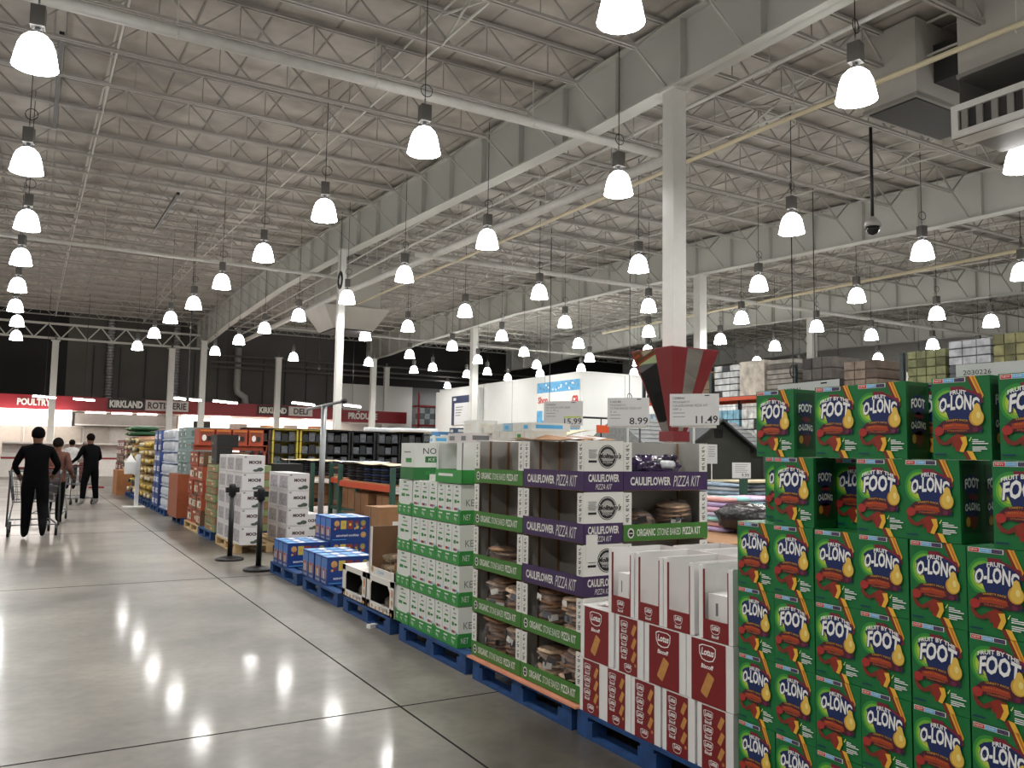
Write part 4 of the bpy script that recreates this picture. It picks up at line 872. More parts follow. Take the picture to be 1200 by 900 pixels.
# meat counter at the far left
for i, (x0, x1, y0) in enumerate([(-13,-7.2,46.5),(-7.1,-1.2,46.5),(-1.1,1.3,46.5),(1.4,4.6,47)]):
    root = empty('service_case', ((x0+x1)/2,y0,0)); tag(root,'white refrigerated counter under the light canopy, %s from the left' % ORD[i],'refrigerated case','refrigerated counters'); w = (x1-x0)/2
    MB().box((-w,0,0),(w,1.1,.95),soff).build('cabinet', root); MB().box((-w,-.02,.86),(w,0,.95),fr_).build('bumper', root)
    t = MB(); t.box((-w,0,.95),(w,.05,1.15),steel_white); t.box((-w,1.0,.95),(w,1.1,1.6),soff); t.box((-w,.1,1.6),(w,1.1,1.68),soff); t.build('top_canopy', root)
    t = MB()
    for q in range(int(w*2/.35)): t.pillow((-w+.2+.35*q,.5,1.0),(.3,.7,.12),M('meat_pack','a8483f',.5,var=.3) if q%3 else white,.6,8,4)
    t.build('goods', root)
for i, (x, z0, z1) in enumerate([(-1.6,1.0,2.55),(-.2,1.0,2.55),(1.2,1.0,2.55),(2.6,1.0,2.6)]):
    t = MB(); t.box((x,50.9,z0),(x+1.25,50.95,z1),M('back_window','b8b0a6',.3)); t.box((x-.05,50.85,z0-.05),(x+1.3,50.9,z0),steel_white); t.box((x-.05,50.85,z0),(x,50.9,z1),steel_white)
    o = t.build('window_%d' % (i+1)); struct(o)

# ------------------------------------------------------------------ far stacks along the aisle
def tray_stack(cat, name, group, x, ys, w, d, rows, h, z0, mats, label, kind='box', gapw=.01):
    """rows x cols of cases, each its own object sharing one mesh per look"""
    meshes = {}
    for k, m in enumerate(mats):
        t = MB(); e = .012
        if kind == 'sack':
            t.pillow((d/2,0,h*.5),(d*.96,w*.94,h*.95),m[0],.45,12,6,.025); t.pillow((.01,0,h*.5),(.06,w*.6,h*.5),m[1],.6,10,4)
        elif kind == 'bottles':
            t.box((0,-w/2+e,0),(d,w/2-e,h*.12),m[1])
            nb = 4
            for q in range(nb): t.pillow((.07,-w/2+w*(q+.5)/nb,h*.5),(.13,w/nb*.95,h*.9),m[0],.7,8,5)
            t.box((.1,-w/2+e,.0),(d,w/2-e,h*.85),m[0])
        else:
            t.box((0,-w/2+e,0),(d,w/2-e,h-.008),m[0]); F = faceF(w); t.rect(F,w*.12,h*.18,w*.88,h*.62,2,m[1]); 
            t.rect(F,w*.2,h*.7,w*.7,h*.82,2,m[2]); t.ell(F,w*.7,h*.4,w*.12,h*.16,4,m[2],10)
            E = faceE(w-2*e); t.rect(E,d*.1,h*.2,d*.5,h*.7,2,m[1]); t.rect(E,d*.6,h*.4,d*.85,h*.6,2,m[2])
        meshes[k] = t.mesh(name)
    for c, y in enumerate(ys):
        for r in range(rows):
            k = random.randrange(len(mats)) if kind != 'strip' else r % len(mats)
            o = bpy.data.objects.new(name, meshes[k]); COL.objects.link(o); o.location = (x+random.uniform(0,.03),y,z0+r*h)
            tag(o, '%s, %s layer%s' % (label, ORD[r], (', ' + ['near','second','third','fourth','fifth','sixth'][c] + ' column') if len(ys) > 1 else ''), cat, group)
C3 = lambda a, b, c: (M('p'+a,a,.6,var=.12), M('q'+b,b,.6,var=.25,scale=18), M('r'+c,c,.6,var=.1))
tray_stack('case','striped_case','green and brown striped trays',2.74,[14.95],.9,.9,9,.125,.137,[C3('7d8a5e','99683f','c5b28e'),C3('8a6a4a','6f8050','ad7b4e')],'striped green and brown shelf tray behind the white dessert stack','strip')
for i,(x,y,z,sz) in enumerate([(2.8,15.05,1.275,(.26,.45,.28)),(2.8,15.1,1.558,(.36,.5,.22)),(3.75,14.9,.0,(.5,.5,.68)),(3.75,14.9,.685,(.5,.5,.6))]):
    t = MB(); t.box((0,-sz[1]/2,0),sz[:1]+(sz[1]/2,sz[2]),M('black_carton','141312',.6)); t.rect(faceF(sz[1]),.06,.05,sz[1]*.4,.09,1,dark_steel)
    tag(t.build('black_carton',None,(x,y,z)),'black carton behind the dessert stack, %s' % ['lower one over striped trays','upper one over striped trays','on the pallet behind','on top behind'][i],'carton')
pallet(2.72,15.2,'blue wooden pallet under the striped shelf trays'); pallet(2.72,16.6,'blue wooden pallet under the orange shelf trays',PR); pallet(2.72,18.3,'blue wooden pallet under the plain orange carton'); pallet(2.72,20.7,'blue wooden pallet under the white drink cases')
orange_t = C3('a3452a','7b3a22','ecd9b8')
tray_stack('tray','orange_tray','orange shelf trays',2.74,[16.0,16.5,17.0],.48,.8,5,.268,.137,[orange_t,C3('a8502f','d8cdb8','2b2422'),C3('6b4a33','c9bfa4','c8552a')],'orange shelf tray on the tall orange display')
for i in range(4):
    t = MB(); w=.29; t.box((0,-w/2+.01,0),(.5,w/2-.01,.30),orange_t[0]); F=faceF(w); t.rect(F,.05,.05,w-.05,.24,1,orange_t[1]); t.ell(F,w*.35,.13,.04,.06,2,white_ink,10); t.ell(F,w*.65,.12,.04,.05,2,ink,10); t.rect(F,.02,.25,w-.02,.28,2,orange_p)
    tag(t.build('orange_tray',None,(2.85+.3*i,16.1,1.60),PI/2),'orange tray in the row across the top of the orange display, %s' % ['left','second','third','right'][i],'tray','top orange trays')
t = MB(); t.box((2.62,16.0,1.587),(3.95,16.8,1.6),orange_t[0])
for x in (3.88,): t.box((x,16.05,0),(x+.05,16.1,1.587),orange_t[0]); t.box((x,16.7,0),(x+.05,16.75,1.587),orange_t[0])
t.box((2.62,16.05,1.5),(3.95,16.1,1.587),orange_t[0]); tag(t.build('display_shelf'),'orange top shelf bridging the orange display','shelf')
tag(MB().box((2.62,17.7,.137),(3.5,18.9,1.0),M('plain_orange','95502f',.6)).build('orange_carton'),'large plain orange carton at the foot of the grey-green cases','carton')
tray_stack('case','grey_green_case','grey-green cases',2.75,[18.0,18.6],.56,.85,4,.24,1.002,[C3('7d9694','55706f','c9cfc8')],'grey-green case standing on the plain orange carton')
tray_stack('case','drink_case','white drink cases',2.74,[20.2,20.85],.62,.9,7,.26,.137,[C3('c4c8cf','b3bccb','8fa6c8')],'shrink-wrapped white drink case','bottles')
tray_stack('case','blue_drink_case','blue drink cases',2.74,[21.75,22.3],.5,.9,7,.26,.137,[C3('2c3f7a','cdd2dc','2348a8'),C3('39508a','dfe2e8','5b7fc0')],'blue and white drink case')
pallet(2.72,22.0,'blue wooden pallet under the blue drink cases')
for i,y in enumerate((23.7,25.2,26.7,28.2)): pallet(2.72,y,'blue wooden pallet under the yellow and tan bags, %s along the aisle' % ORD[i])
tray_stack('bag','tan_bag','tan and yellow bags',2.74,[23.5,24.2,25.0,25.7],.7,.9,7,.225,.137,[(M('bag_tan','9b8258',.6,var=.3,scale=7),M('bag_mark','cfc3a2',.6)),(M('bag_ochre','a08a3c',.6,var=.3,scale=7),M('bag_mark2','d3b04a',.6))],'plump tan or yellow bag behind the sanitizer stand','sack')
tray_stack('bag','yellow_bag','brown and yellow bags',2.74,[26.6,27.4,28.3],.78,.9,7,.24,.137,[(M('bag_brown','8a6b48',.6,var=.3,scale=7),M('bag_mark','cfc3a2',.6)),(M('bag_gold','b5982f',.6,var=.3,scale=7),M('bag_dark','2e2a20',.6))],'brown or gold bag farther along the aisle','sack')
tag(MB().box((2.5,29.2,.0),(2.95,30.6,.78),M('kraft_orange','a0693f',.7,var=.1)).build('kraft_bin'),'tan cardboard bin near the far end of the aisle stacks','bin')
tray_stack('bag','green_bag','green and brown bags',3.0,[29.6,30.6,31.6,32.6],.95,.9,7,.25,.137,[(M('bag_rust','8a4f33',.6,var=.3,scale=7),M('bag_mark','cfc3a2',.6)),(M('bag_olive','5d6a3c',.6,var=.3,scale=7),M('bag_dark','2e2a20',.6)),(M('bag_tan','9b8258',.6,var=.3,scale=7),M('bag_mark','cfc3a2',.6))],'green or rust bag near the far end of the aisle','sack')
tray_stack('bag','dark_green_bag','dark green bags',2.9,[30.4,31.6],1.1,.9,2,.17,1.89,[(M('bag_green','1f4f2e',.6,var=.3,scale=7),M('bag_mark3','7a9a6a',.6))],'dark green bag on top of the far aisle stacks','sack')
for i,y in enumerate((30.0,31.4,32.8)): pallet(3.0,y,'blue wooden pallet under the green and rust bags, %s along the aisle' % ORD[i])
tray_stack('box','dark_box','far mixed boxes',3.2,[34.5,35.6,36.7,37.8],1.0,.9,6,.3,0.0,[C3('4a2c26','8a3a30','b9a68a'),C3('3a3a34','7b6a50','a8a090'),C3('6b2b26','d0c8b8','94403a')],'dark box at the very end of the aisle')
t = MB(); t.box((2.2,34.2,0),(2.3,34.3,1.5),fr_); t.box((2.0,34.0,0),(2.5,34.5,.05),fr_); tag(t.build('red_post'),'red post standing at the far end of the aisle','post')

# ------------------------------------------------------------------ apparel tables, racks and shelves behind the first row
beige = M('cream_sheet','cdbf9f',.7,var=.08); whs = M('white_plastic_sheet','c6c9cc',.4,var=.15,scale=3,bump=.5)
blk = M('black_cloth','17171b',.9,var=.4,scale=10,bump=.6); nvy = M('navy_cloth','26365c',.9,var=.3,scale=10)
def rack_table(x, y, w, d, rz, label, n=7, cloth=(blk,)):
    root = empty('apparel_rack', (x,y,0), rz); tag(root, label, 'display rack', 'apparel racks')
    for sx in (-1,1):
        for sy in (-1,1): MB().box((sx*d/2-.04,sy*w/2-.04,0),(sx*d/2+.04,sy*w/2+.04,1.25),green_steel).build('upright', root)
        MB().box((sx*d/2-.03,-w/2,.82),(sx*d/2+.03,w/2,.93),orange_steel).build('beam', root)
        MB().box((sx*d/2-.02,-w/2,.25),(sx*d/2+.02,w/2,.31),green_steel).build('tie_bar', root)
    t = MB(); t.box((-d/2,-w/2,.93),(d/2,w/2,.95),kraft); t.box((-d/2,-w/2,.29),(d/2,w/2,.31),kraft_dark); t.build('shelf_board', root)
    return root
def cloth_pile(x, y, z, sz, m, label, rz=0, cat='clothes', group='folded clothes on the racks'):
    t = MB(); sx, sy, h = sz; n = max(1,int(h/.05))
    for k in range(n): t.pillow((random.uniform(-.01,.01),random.uniform(-.01,.01),(k+.5)*h/n),(sx,sy,h/n*1.1),m[k%len(m)],.4,10,4,.04)
    tag(t.build('clothes_pile',None,(x,y,z),rz), label, cat, group)
def carton(x, y, z, sz, rz, label, m=None, print_=True):
    t = MB(); a, b, h = sz; t.box((-a/2,-b/2,0),(a/2,b/2,h),m or kraft)
    if print_: t.rect(lambda u,v,l=0:(-a/2-l*.0007,b/2-u,v), b*.42,h*.0,b*.46,h,1,kraft_dark); t.rect(lambda u,v,l=0:(-a/2+u,-b/2-l*.0007,v), 0,h*.48,a,h*.52,1,kraft_dark); t.rect(lambda u,v,l=0:(-a/2+u,-b/2-l*.0007,v), a*.1,h*.1,a*.35,h*.3,1,ink)
    tag(t.build('brown_carton',None,(x,y,z),rz), label, 'carton', 'brown cartons behind the front row')
rack_table(6.05,14.9,2.8,1.1,0,'green and orange rack with navy and black clothes left of the bar cases')
rack_table(6.45,17.25,1.7,1.1,0,'middle rack set back behind the grey sign pole')
rack_table(6.05,19.65,2.9,1.1,0,'farthest green and orange rack right of the dessert stacks')
for i in range(16):
    y = 13.72+.44*i; x = 5.78 if not 6 <= i <= 9 else 6.18
    if abs(y-16.35) < .2 or abs(y-18.15) < .2: continue
    cloth_pile(x, y, .955, (.42,.38,.31), (nvy,blk) if i in (1,2,3) else (blk,M('charcoal_cloth','2a2a30',.9)), 'pile of dark clothes on the racks behind the pole, %s counting from the bar cases' % ORD[i])
for i,(x,y,z,sx,sy,rz,m,lb) in enumerate([(6.0,19.6,1.275,1.0,2.7,0,beige,'cream cardboard sheet lying over the farther black clothes'),(6.0,14.9,1.275,1.0,2.5,0,beige,'cream cardboard sheet over the navy clothes'),(6.35,17.2,1.275,.9,1.5,0,whs,'crumpled white plastic sheet between the two cream sheets')]):
    t = MB(); n=6
    vs=[]; fs=[]
    for a in range(n+1):
        for b in range(n+1): vs.append((-sx/2+sx*a/n,-sy/2+sy*b/n,random.uniform(0,.03)))
    for a in range(n):
        for b in range(n): q=a*(n+1)+b; fs.append((q,q+n+1,q+n+2,q+1))
    N=len(vs); t.add(vs+[(p,q,r-.008) for p,q,r in vs], fs+[tuple(N+k for k in f[::-1]) for f in fs], m)
    tag(t.build('cover_sheet',None,(x,y,z),rz),lb,'sheet')
for i,(x,y,z,sz,rz,lb) in enumerate([(5.85,18.8,.315,(.5,.6,.45),0,'brown carton under the farthest rack, near end'),(5.85,19.6,.315,(.5,.7,.42),0,'brown carton under the farthest rack, middle'),(6.25,17.2,.315,(.5,.9,.45),0,'wide brown carton under the middle rack'),
    (4.55,11.4,0,(.45,.45,.74),.1,'tall brown carton standing alone before the racks'),(5.85,14.2,.315,(.5,.6,.42),0,'brown carton under the nearest rack, near end'),(5.85,15.3,.315,(.5,.7,.42),0,'brown carton under the nearest rack, middle'),(4.75,10.2,0,(.45,.6,.34),.1,'brown carton on the floor before the nearest rack'),
    (4.75,10.2,.345,(.4,.5,.34),.2,'smaller brown carton stacked before the nearest rack'),(4.4,7.6,0,(.5,.6,.5),0,'brown carton behind the white display boxes'),(4.4,7.6,.501,(.45,.5,.4),.1,'upper brown carton behind the white display boxes')]):
    carton(x,y,z,sz,rz,lb)
small_box((4.1,6.9,.0),(.5,.45,.95),0,kraft_dark,'dark brown carton behind the display sleeves'); small_box((4.1,6.9,.951),(.42,.4,.16),0,bc,'blue box on the dark brown carton left of the bar cases',white_ink)
# dark shelving units in a row across the view
shd = M('dark_goods','202326',.6,var=.5,scale=14); shg = M('grey_goods','565a60',.6,var=.5,scale=14); yst = M('yellow_upright','b9a83c',.5)
root0 = empty('long_shelf', (6.9,21.6,0)); tag(root0, 'long low bench carrying the row of dark shelf units', 'bench'); MB().box((-2.1,-.1,1.04),(2.9,.75,1.10),kraft_dark).build('bench_top', root0)
for q in (-2.0,0.4,2.8): MB().box((q-.05,-.05,0),(q+.05,.7,1.04),green_steel).build('upright', root0)
for i, x in enumerate((5.05,5.78,6.5,7.2,7.92,8.66,9.37)):
    root = empty('shelf_unit', (x,21.6,1.105)); tag(root, ['dark red shelf unit at the left end of the shelf row','shelf unit with yellow sides, left one','shelf unit with yellow sides, right one behind the pole','black shelf unit with a grey panel, right of the pole','black shelf unit, second right of the pole','black fabric-like shelf unit, third right of the pole','open black shelf unit at the right end'][i],'shelf unit','dark shelf units')
    w, h, d = .67, .96, .45; fm = yst if i in (1,2) else (M('shelf_red','4a2422',.6) if i==0 else M('shelf_black','1b1c1e',.6))
    t = MB(); t.box((-w/2,0,0),(-w/2+.04,d,h),fm); t.box((w/2-.04,0,0),(w/2,d,h),fm); t.box((-w/2,0,h-.03),(w/2,d,h),fm); t.box((-w/2,d-.02,0),(w/2,d,h),fm)
    for k in (0,.33,.66): t.box((-w/2,0,h*k),(w/2,d,h*k+.02),fm if i not in (1,2) else shd)
    t.build('frame', root)
    for k in range(3):
        t = MB()
        for q in range(3): t.box((-.27+.19*q,.06,h*.33*k+.025),(-.11+.19*q,.3,h*.33*k+.2+.05*((q+i)%2)),shg if (q+k+i)%2 else shd)
        t.build('goods', root)
t = MB(); t.box((4.75,21.55,2.075),(7.5,22.2,2.09),beige); tag(t.build('cover_sheet'),'thin cream board along the top of the left shelf units','sheet')
t = MB(); t.box((8.9,21.4,2.075),(10.1,22.3,2.09),beige); tag(t.build('cover_sheet'),'cream board on the rightmost shelf unit','sheet')
t = MB(); t.tube([(8.6,23.4,2.14),(11.0,23.5,2.16)],.09,whs,10); t.box((8.75,23.4,0),(8.85,23.5,2.06),green_steel); t.box((10.8,23.45,0),(10.9,23.55,2.08),green_steel); tag(t.build('wrapped_roll'),'long white wrapped roll above the right shelf units','roll')

# ------------------------------------------------------------------ white walk-in cooler building with posters
cw = M('cooler_panel','dcdedb',.4,var=.03,scale=.8)
t = MB(); X0, Y0 = 20.6, 29.3
t.box((X0,Y0,0),(X0+7,43.7,5.05),cw); 
for y in (32.3,35.3,38.3,41.2): t.box((X0-.012,y,0),(X0,y+.03,5.05),M('panel_joint','a9aba8',.5))
for x in (2.3,4.6): t.box((X0+x,Y0-.012,0),(X0+x+.03,Y0,5.05),M('panel_joint','a9aba8',.5))
t.box((X0-.25,38.4,0),(X0,43.7,4.95),cw); t.box((X0-.02,Y0-.02,5.05),(X0+7.02,43.72,5.12),cw)
tag(t.build('walk_in_cooler'),'large white panelled cooler building behind the price cards','cooler', None, 'structure')
root = empty('wall_poster', (20.6,31.2,2.6)); tag(root,'blue bordered poster with red letters on the white cooler','poster')
FX = lambda u, v, l=0: (-.03-l*.003, 1.75-u, v)
t = MB(); t.box((-.03,-1.75,0),(-.01,1.75,2.2),white); t.rect(FX,0,1.72,3.5,2.2,1,M('poster_blue','5aa3d0',.5,var=.2,scale=5)); t.rect(FX,0,0,3.5,.45,1,M('poster_blue','5aa3d0',.5,var=.2,scale=5)); t.rect(FX,0,.45,.5,.9,1,M('poster_blue','5aa3d0',.5,var=.2,scale=5)); t.rect(FX,2.8,.45,3.5,.9,1,M('poster_blue','5aa3d0',.5,var=.2,scale=5)); t.build('panel', root)
t = MB(); t.text(FX,'Shop',.1,1.15,.95,1.55,2,red_p,.04); t.text(FX,'.ca',2.8,1.15,3.4,1.5,2,red_p,.04)
random.seed(4)
for k in range(26): u, v = random.uniform(.1,3.3), random.uniform(1.8,2.1); t.ell(FX,u,v,.06,.05,2,white_ink if k%2 else M('poster_teal','3c86b8',.5),7)
t.build('lettering', root)
root = empty('wall_poster', (20.3,38.6,2.9)); root.location = (20.33,40.0,3.0); tag(root,'navy poster with a white notice on the white cooler','poster')
t = MB(); t.box((-.03,-1.5,0),(-.01,1.5,1.6),M('poster_navy','22304f',.5)); F2 = lambda u,v,l=0:(-.03-l*.003,1.5-u,v); t.rect(F2,.35,0,2.2,1.2,1,card); t.rect(F2,.2,1.35,.5,1.5,1,card); t.text(F2,'SAMSUNG' if False else 'LG' if False else 'NEW',.3,1.35,.6,1.48,2,white_ink); 
for k in range(4): t.rect(F2,.5,.95-.15*k,1.4-.1*k,1.0-.15*k,2,grey_ink)
t.build('panel', root)
# frame structure with an orange tag right of the 15.99 card
root = empty('garment_rail', (9.0,12.2,0)); tag(root,'black rail frame with an orange tag between two price cards','rail')
t = MB()
for x in (-.9,.9): t.tube([(x,0,0),(x,0,2.2)],.02,black,6); t.tube([(x,-.3,.03),(x,.3,.03)],.02,black,6)
t.tube([(-.9,0,2.2),(.9,0,2.2)],.02,black,6); t.tube([(-.9,0,1.75),(.9,0,1.75)],.015,black,6); t.tube([(0,0,1.75),(0,0,2.2)],.012,black,6); t.build('frame', root)
MB().box((-.12,-.03,1.93),(.16,-.02,2.07),M('tag_orange','d9572a',.5)).build('orange_tag', root)

# ------------------------------------------------------------------ things right of the pizza trays, behind the biscuit trays
grey_sh = M('shed_roof','7d8080',.7,var=.2,scale=14); shw = M('shed_wall','33352f',.7,var=.08)
root = empty('garden_shed', (13.2,14.0,0)); tag(root,'dark garden shed with grey shingled gable roof','shed')
MB().box((-1.4,0,0),(1.9,2.2,1.72),shw).build('wall_box', root)
t = MB(); t.add([(-.95,-.45,0),(1.0,-.45,0),(1.0,-.45,1.72),(.02,-.45,2.32),(-.95,-.45,1.72),(-.95,.6,0),(1.0,.6,0),(1.0,.6,1.72),(.02,.6,2.32),(-.95,.6,1.72)],[(0,1,2,3,4),(9,8,7,6,5),(0,5,6,1),(1,6,7,2),(4,9,5,0)],shw); t.box((-.1,-.46,1.95),(.14,-.45,2.13),black); t.build('gable_front', root)
t = MB(); t.add([(-1.7,-.15,1.70),(2.1,-.15,1.70),(2.1,1.1,2.38),(-1.7,1.1,2.38),(-1.7,2.4,1.7),(2.1,2.4,1.7)],[(0,1,2,3),(3,2,5,4),(0,3,4),(1,5,2),(0,4,5,1)],grey_sh); 
for k in range(7): t.bar((-1.7,-.15+.178*k,1.715+.097*k),(2.1,-.15+.178*k,1.715+.097*k),.012,.012,dark_steel)
t.build('main_roof', root)
t = MB(); rf = M('shed_roof_dark','3b3d40',.7,var=.2,scale=14)
t.add([(.02,-.6,2.37),(.02,.95,2.37),(1.2,-.6,1.66),(1.2,.2,1.66),(-1.15,-.6,1.66),(-1.15,.2,1.66),(.02,-.6,2.32),(1.2,-.6,1.61),(-1.15,-.6,1.61)],[(0,2,3,1),(0,1,5,4),(0,6,7,2),(0,4,8,6)],rf); t.build('gable_roof', root)
def paper(x,y,z,w,h,label,rz=0,price=None,stand=0.):
    root = empty('notice_card',(x,y,stand),rz); tag(root,label,'notice','notices behind the pizza trays'); z-=stand
    t = MB(); t.box((-w/2,-.004,z),(w/2,0,z+h),card); F=lambda u,v,l=0:(-w/2+u,-.004-l*.0008,z+v)
    for k in range(5): t.rect(F,w*.15,h*(.85-.12*k),w*(.85-.07*(k%3)),h*(.88-.12*k),1,grey_ink)
    if price: t.text(F,price,w*.5,h*.08,w*.9,h*.3,1,ink)
    t.build('card', root)
    if z > .1: MB().tube([(0,.01,0),(0,.01,z+.02)],.008,steel_white,6).build('stick', root)
paper(11.05,11.5,1.40,.24,.36,'tall white notice before the dark shed',-.1); paper(9.25,11.0,1.42,.12,.22,'small narrow notice left of the tall one',-.1); paper(9.3,10.0,1.36,.24,.20,'blue-white card low beside the small notice',-.1)
paper(9.55,9.3,1.21,.36,.24,'wide white card reading 9.99 above the clear bags',-.1,'9.99'); paper(8.0,10.0,1.37,.16,.18,'little price card beside the pizza corner panel',-.1,'5.99')
rack_table(9.3,8.6,2.2,1.3,PI/2,'rack with clear bags and cream boards behind the pizza trays')
for i in range(6): cloth_pile(8.4+.35*i,8.6,.957,(.33,1.0,.22),(whs,M('pale_blue_cloth','9fb4c8',.8,var=.3,scale=9)) if i<3 else (M('white_bundle','bfc1c6',.7,var=.3,scale=9),),'plastic wrapped bundle on the rack behind the pizza trays, %s from the left' % ORD[i])
t = MB(); t.box((-.95,-.4,0),(.9,.35,.02),beige); tag(t.build('cover_sheet',None,(9.3,8.45,1.19)),'cream board over the wrapped bundles','sheet')
# nearer table with pastel clothes, black bags, brown cartons
root = empty('low_table',(7.0,6.1,0)); tag(root,'low table carrying pastel clothes and black bags','table','low tables')
MB().box((-1.55,-.6,.72),(1.2,.6,.76),kraft).build('table_top', root)
for sx in (-1.5,1.1):
    for sy in (-.5,.5): MB().box((sx-.03,sy-.03,0),(sx+.03,sy+.03,.72),dark_steel).build('leg', root)
pas = [M('pastel_%d'%i,c,.9,var=.15) for i,c in enumerate(['b9a6cf','e0a8a4','9fd0cd','c9c2dc','d8b0c8'])]
for i in range(4): cloth_pile(6.3+.2*i,6.5,.76,(.19,.5,.36),[pas[(i+k)%5] for k in range(5)],'stack of pastel folded clothes on the low table, %s' % ['front left','front right','back left','back right'][i])
blkbag = M('black_plastic_bag','1d1c1f',.2,var=.6,scale=8,bump=1.)
for i in range(3): t = MB(); t.pillow((0,0,.14),(.46,.8,.27),blkbag,.6,16,7,.1); tag(t.build('black_bag',None,(6.35+.53*i,6.05,.79),.2*i),'shiny black plastic bag on the low table, %s one' % ['left','middle','right'][i],'bag','black bags')
for i,(x,y,z,sz) in enumerate([(5.15,4.95,0,(.5,.4,.31)),(5.15,4.95,.311,(.5,.4,.31)),(5.67,4.95,0,(.5,.4,.31)),(5.67,4.95,.311,(.5,.4,.31))]):
    carton(x,y,z,sz,0,'brown carton right of the pizza trays, %s' % ['lower left','upper left','lower right','upper right'][i])
for i,(x,y) in enumerate([(5.2,4.95),(5.68,4.95)]): t = MB(); t.pillow((0,0,.04),(.5,.4,.08),M('clear_bag2','c3c9cf',.15,var=.3,scale=9,bump=1.),.6,14,5,.12); tag(t.build('clear_sack',None,(x,y,.622)),'crumpled clear bag on the brown cartons, %s' % ['left','right'][i],'bag')
# goods visible over the pizza trays
root = empty('low_table',(6.6,9.6,0)); root.location=(6.72,9.75,0); tag(root,'table of white wrapped goods behind the pizza trays','table','low tables')
MB().box((-1.3,-.5,1.38),(1.25,.5,1.42),kraft).build('table_top', root)
for sx in (-1.25,1.2):
    for sy in (-.45,.45): MB().box((sx-.03,sy-.03,0),(sx+.03,sy+.03,1.38),dark_steel).build('leg', root)
for i in range(7): t = MB(); t.pillow((0,0,.1),(.34,.6,.2),whs,.6,14,6,.12); tag(t.build('white_bundle',None,(5.6+.36*i,9.7,1.45),.2*i),'crumpled white bundle over the pizza trays, %s from the left' % ORD[i],'bundle','white bundles')
t = MB(); n=8; vs=[]
for k in range(n+1): a=k/n*1.5; vs += [(-.45+.9*k/n, -.3, .22*math.sin(a*1.1)), (-.45+.9*k/n, .4, .22*math.sin(a*1.1)+.01)]
fs=[(2*k,2*k+2,2*k+3,2*k+1) for k in range(n)]; N=len(vs); t.add(vs+[(a,b,c-.01) for a,b,c in vs], fs+[tuple(N+q for q in f[::-1]) for f in fs], beige)
tag(t.build('cover_sheet',None,(6.5,9.75,1.665)),'curled cream board over the white bundles','sheet')

# ------------------------------------------------------------------ tall pallet racking, right background
def wrapped(x, y, z, sz, m1, m2, nx, nz, label, net=False):
    t = MB(); a, b, h = sz
    for i in range(nz):
        for j in range(nx):
            y0 = -b/2 + b*j/nx; mm = m1 if random.random() < .82 or not net else m2
            t.box((-a/2,y0+.01,h*i/nz+.0),(a/2,y0+b/nx-.01,h*(i+1)/nz-.03),mm)
    t.box((-a/2+.02,-b/2+.02,0),(a/2-.02,b/2-.02,h-.04),m2)
    tag(t.build('pallet_load',None,(x,y,z)), label, 'pallet load', 'pallet loads on the tall racks')
rx = 15.6
root = empty('pallet_rack',(rx,13.5,0)); tag(root,'long orange and dark pallet rack across the right background','pallet rack')
for y in (-5.6,-2.8,0,2.8,5.6):
    for x in (.05,1.1): MB().box((x-.04,y-.04,0),(x+.04,y+.04,3.75 if y>-5 else 3.4),M('rack_upright','2c3a3a',.5)).build('upright', root)
for z in (1.6,2.97):
    for k in range(4):
        y = -5.6+2.8*k
        for x in (.0,1.1): MB().box((x-.03,y+.04,z),(x+.03,y+2.76,z+.09),orange_steel).build('beam', root)
        MB().box((0,y+.04,z+.09),(1.1,y+2.76,z+.11),dark_steel).build('deck', root)
T = lambda i,c1,c2: (M('load_%d'%i,c1,.5,var=.35,scale=5), M('loadb_%d'%i,c2,.6,var=.3,scale=5))
loads = [(18.6,3.08,.75,(T(1,'5d86a8','3b4f66')),3,3,'blue wrapped load just right of the red collar'),(17.7,3.08,.85,T(2,'a8a49f','5b5450'),3,3,'silvery wrapped load on the rack'),(16.8,3.08,.75,T(3,'7d6a50','5f4a30'),2,3,'brown load on the rack'),
 (15.8,3.08,.85,T(4,'cfd2d2','3c3e40'),3,5,'white stacked trays load on the rack'),(14.9,3.08,.9,T(5,'c2b9ac','8d8983'),1,1,'cream shrink-wrapped load on the rack'),(14.0,3.08,.85,T(15,'8d8880','5a554f'),1,7,'grey slatted load beside the cream wrapped one'),(12.9,3.08,.8,T(6,'4a4440','2a2625'),3,3,'dark mixed load behind the tilted price card'),
 (11.75,3.08,.62,T(7,'7a6a5c','4d3f35'),3,3,'brown mixed load on the rack'),(10.2,3.08,.70,T(8,'757850','50532f'),4,4,'yellow-green carton load on the rack'),(9.3,3.08,.82,T(9,'a9abb0','4f5358'),3,5,'silver tray load on the rack'),(8.42,3.08,.86,T(10,'7f7d50','5c5b38'),4,4,'yellow carton load at the right end of the rack')]
for y, z, h, (m1,m2), nx, nz, lb in loads: wrapped(rx+.56,y,z+.004,(.95,.84,h),m1,m2,nx,nz,lb,True)
for i,(y,c) in enumerate([(18.6,('9fb4c4','e0e4e6')),(17.6,('a8604c','d9d5cf')),(15.75,('7fb0c4','2f3c44')),(14.85,('d5d5d2','2e2e30')),(13.97,('7d6a58','b9a890')),(12.7,('3f4650','8a9098'))]):
    wrapped(rx+.56,y,1.714,(.95,.82,1.05),M('lower_%d'%i,c[0],.5,var=.4,scale=8),M('lowerb_%d'%i,c[1],.6,var=.4,scale=8),4,4,'load on the lower rack shelf, %s from the red collar' % ORD[i],True)
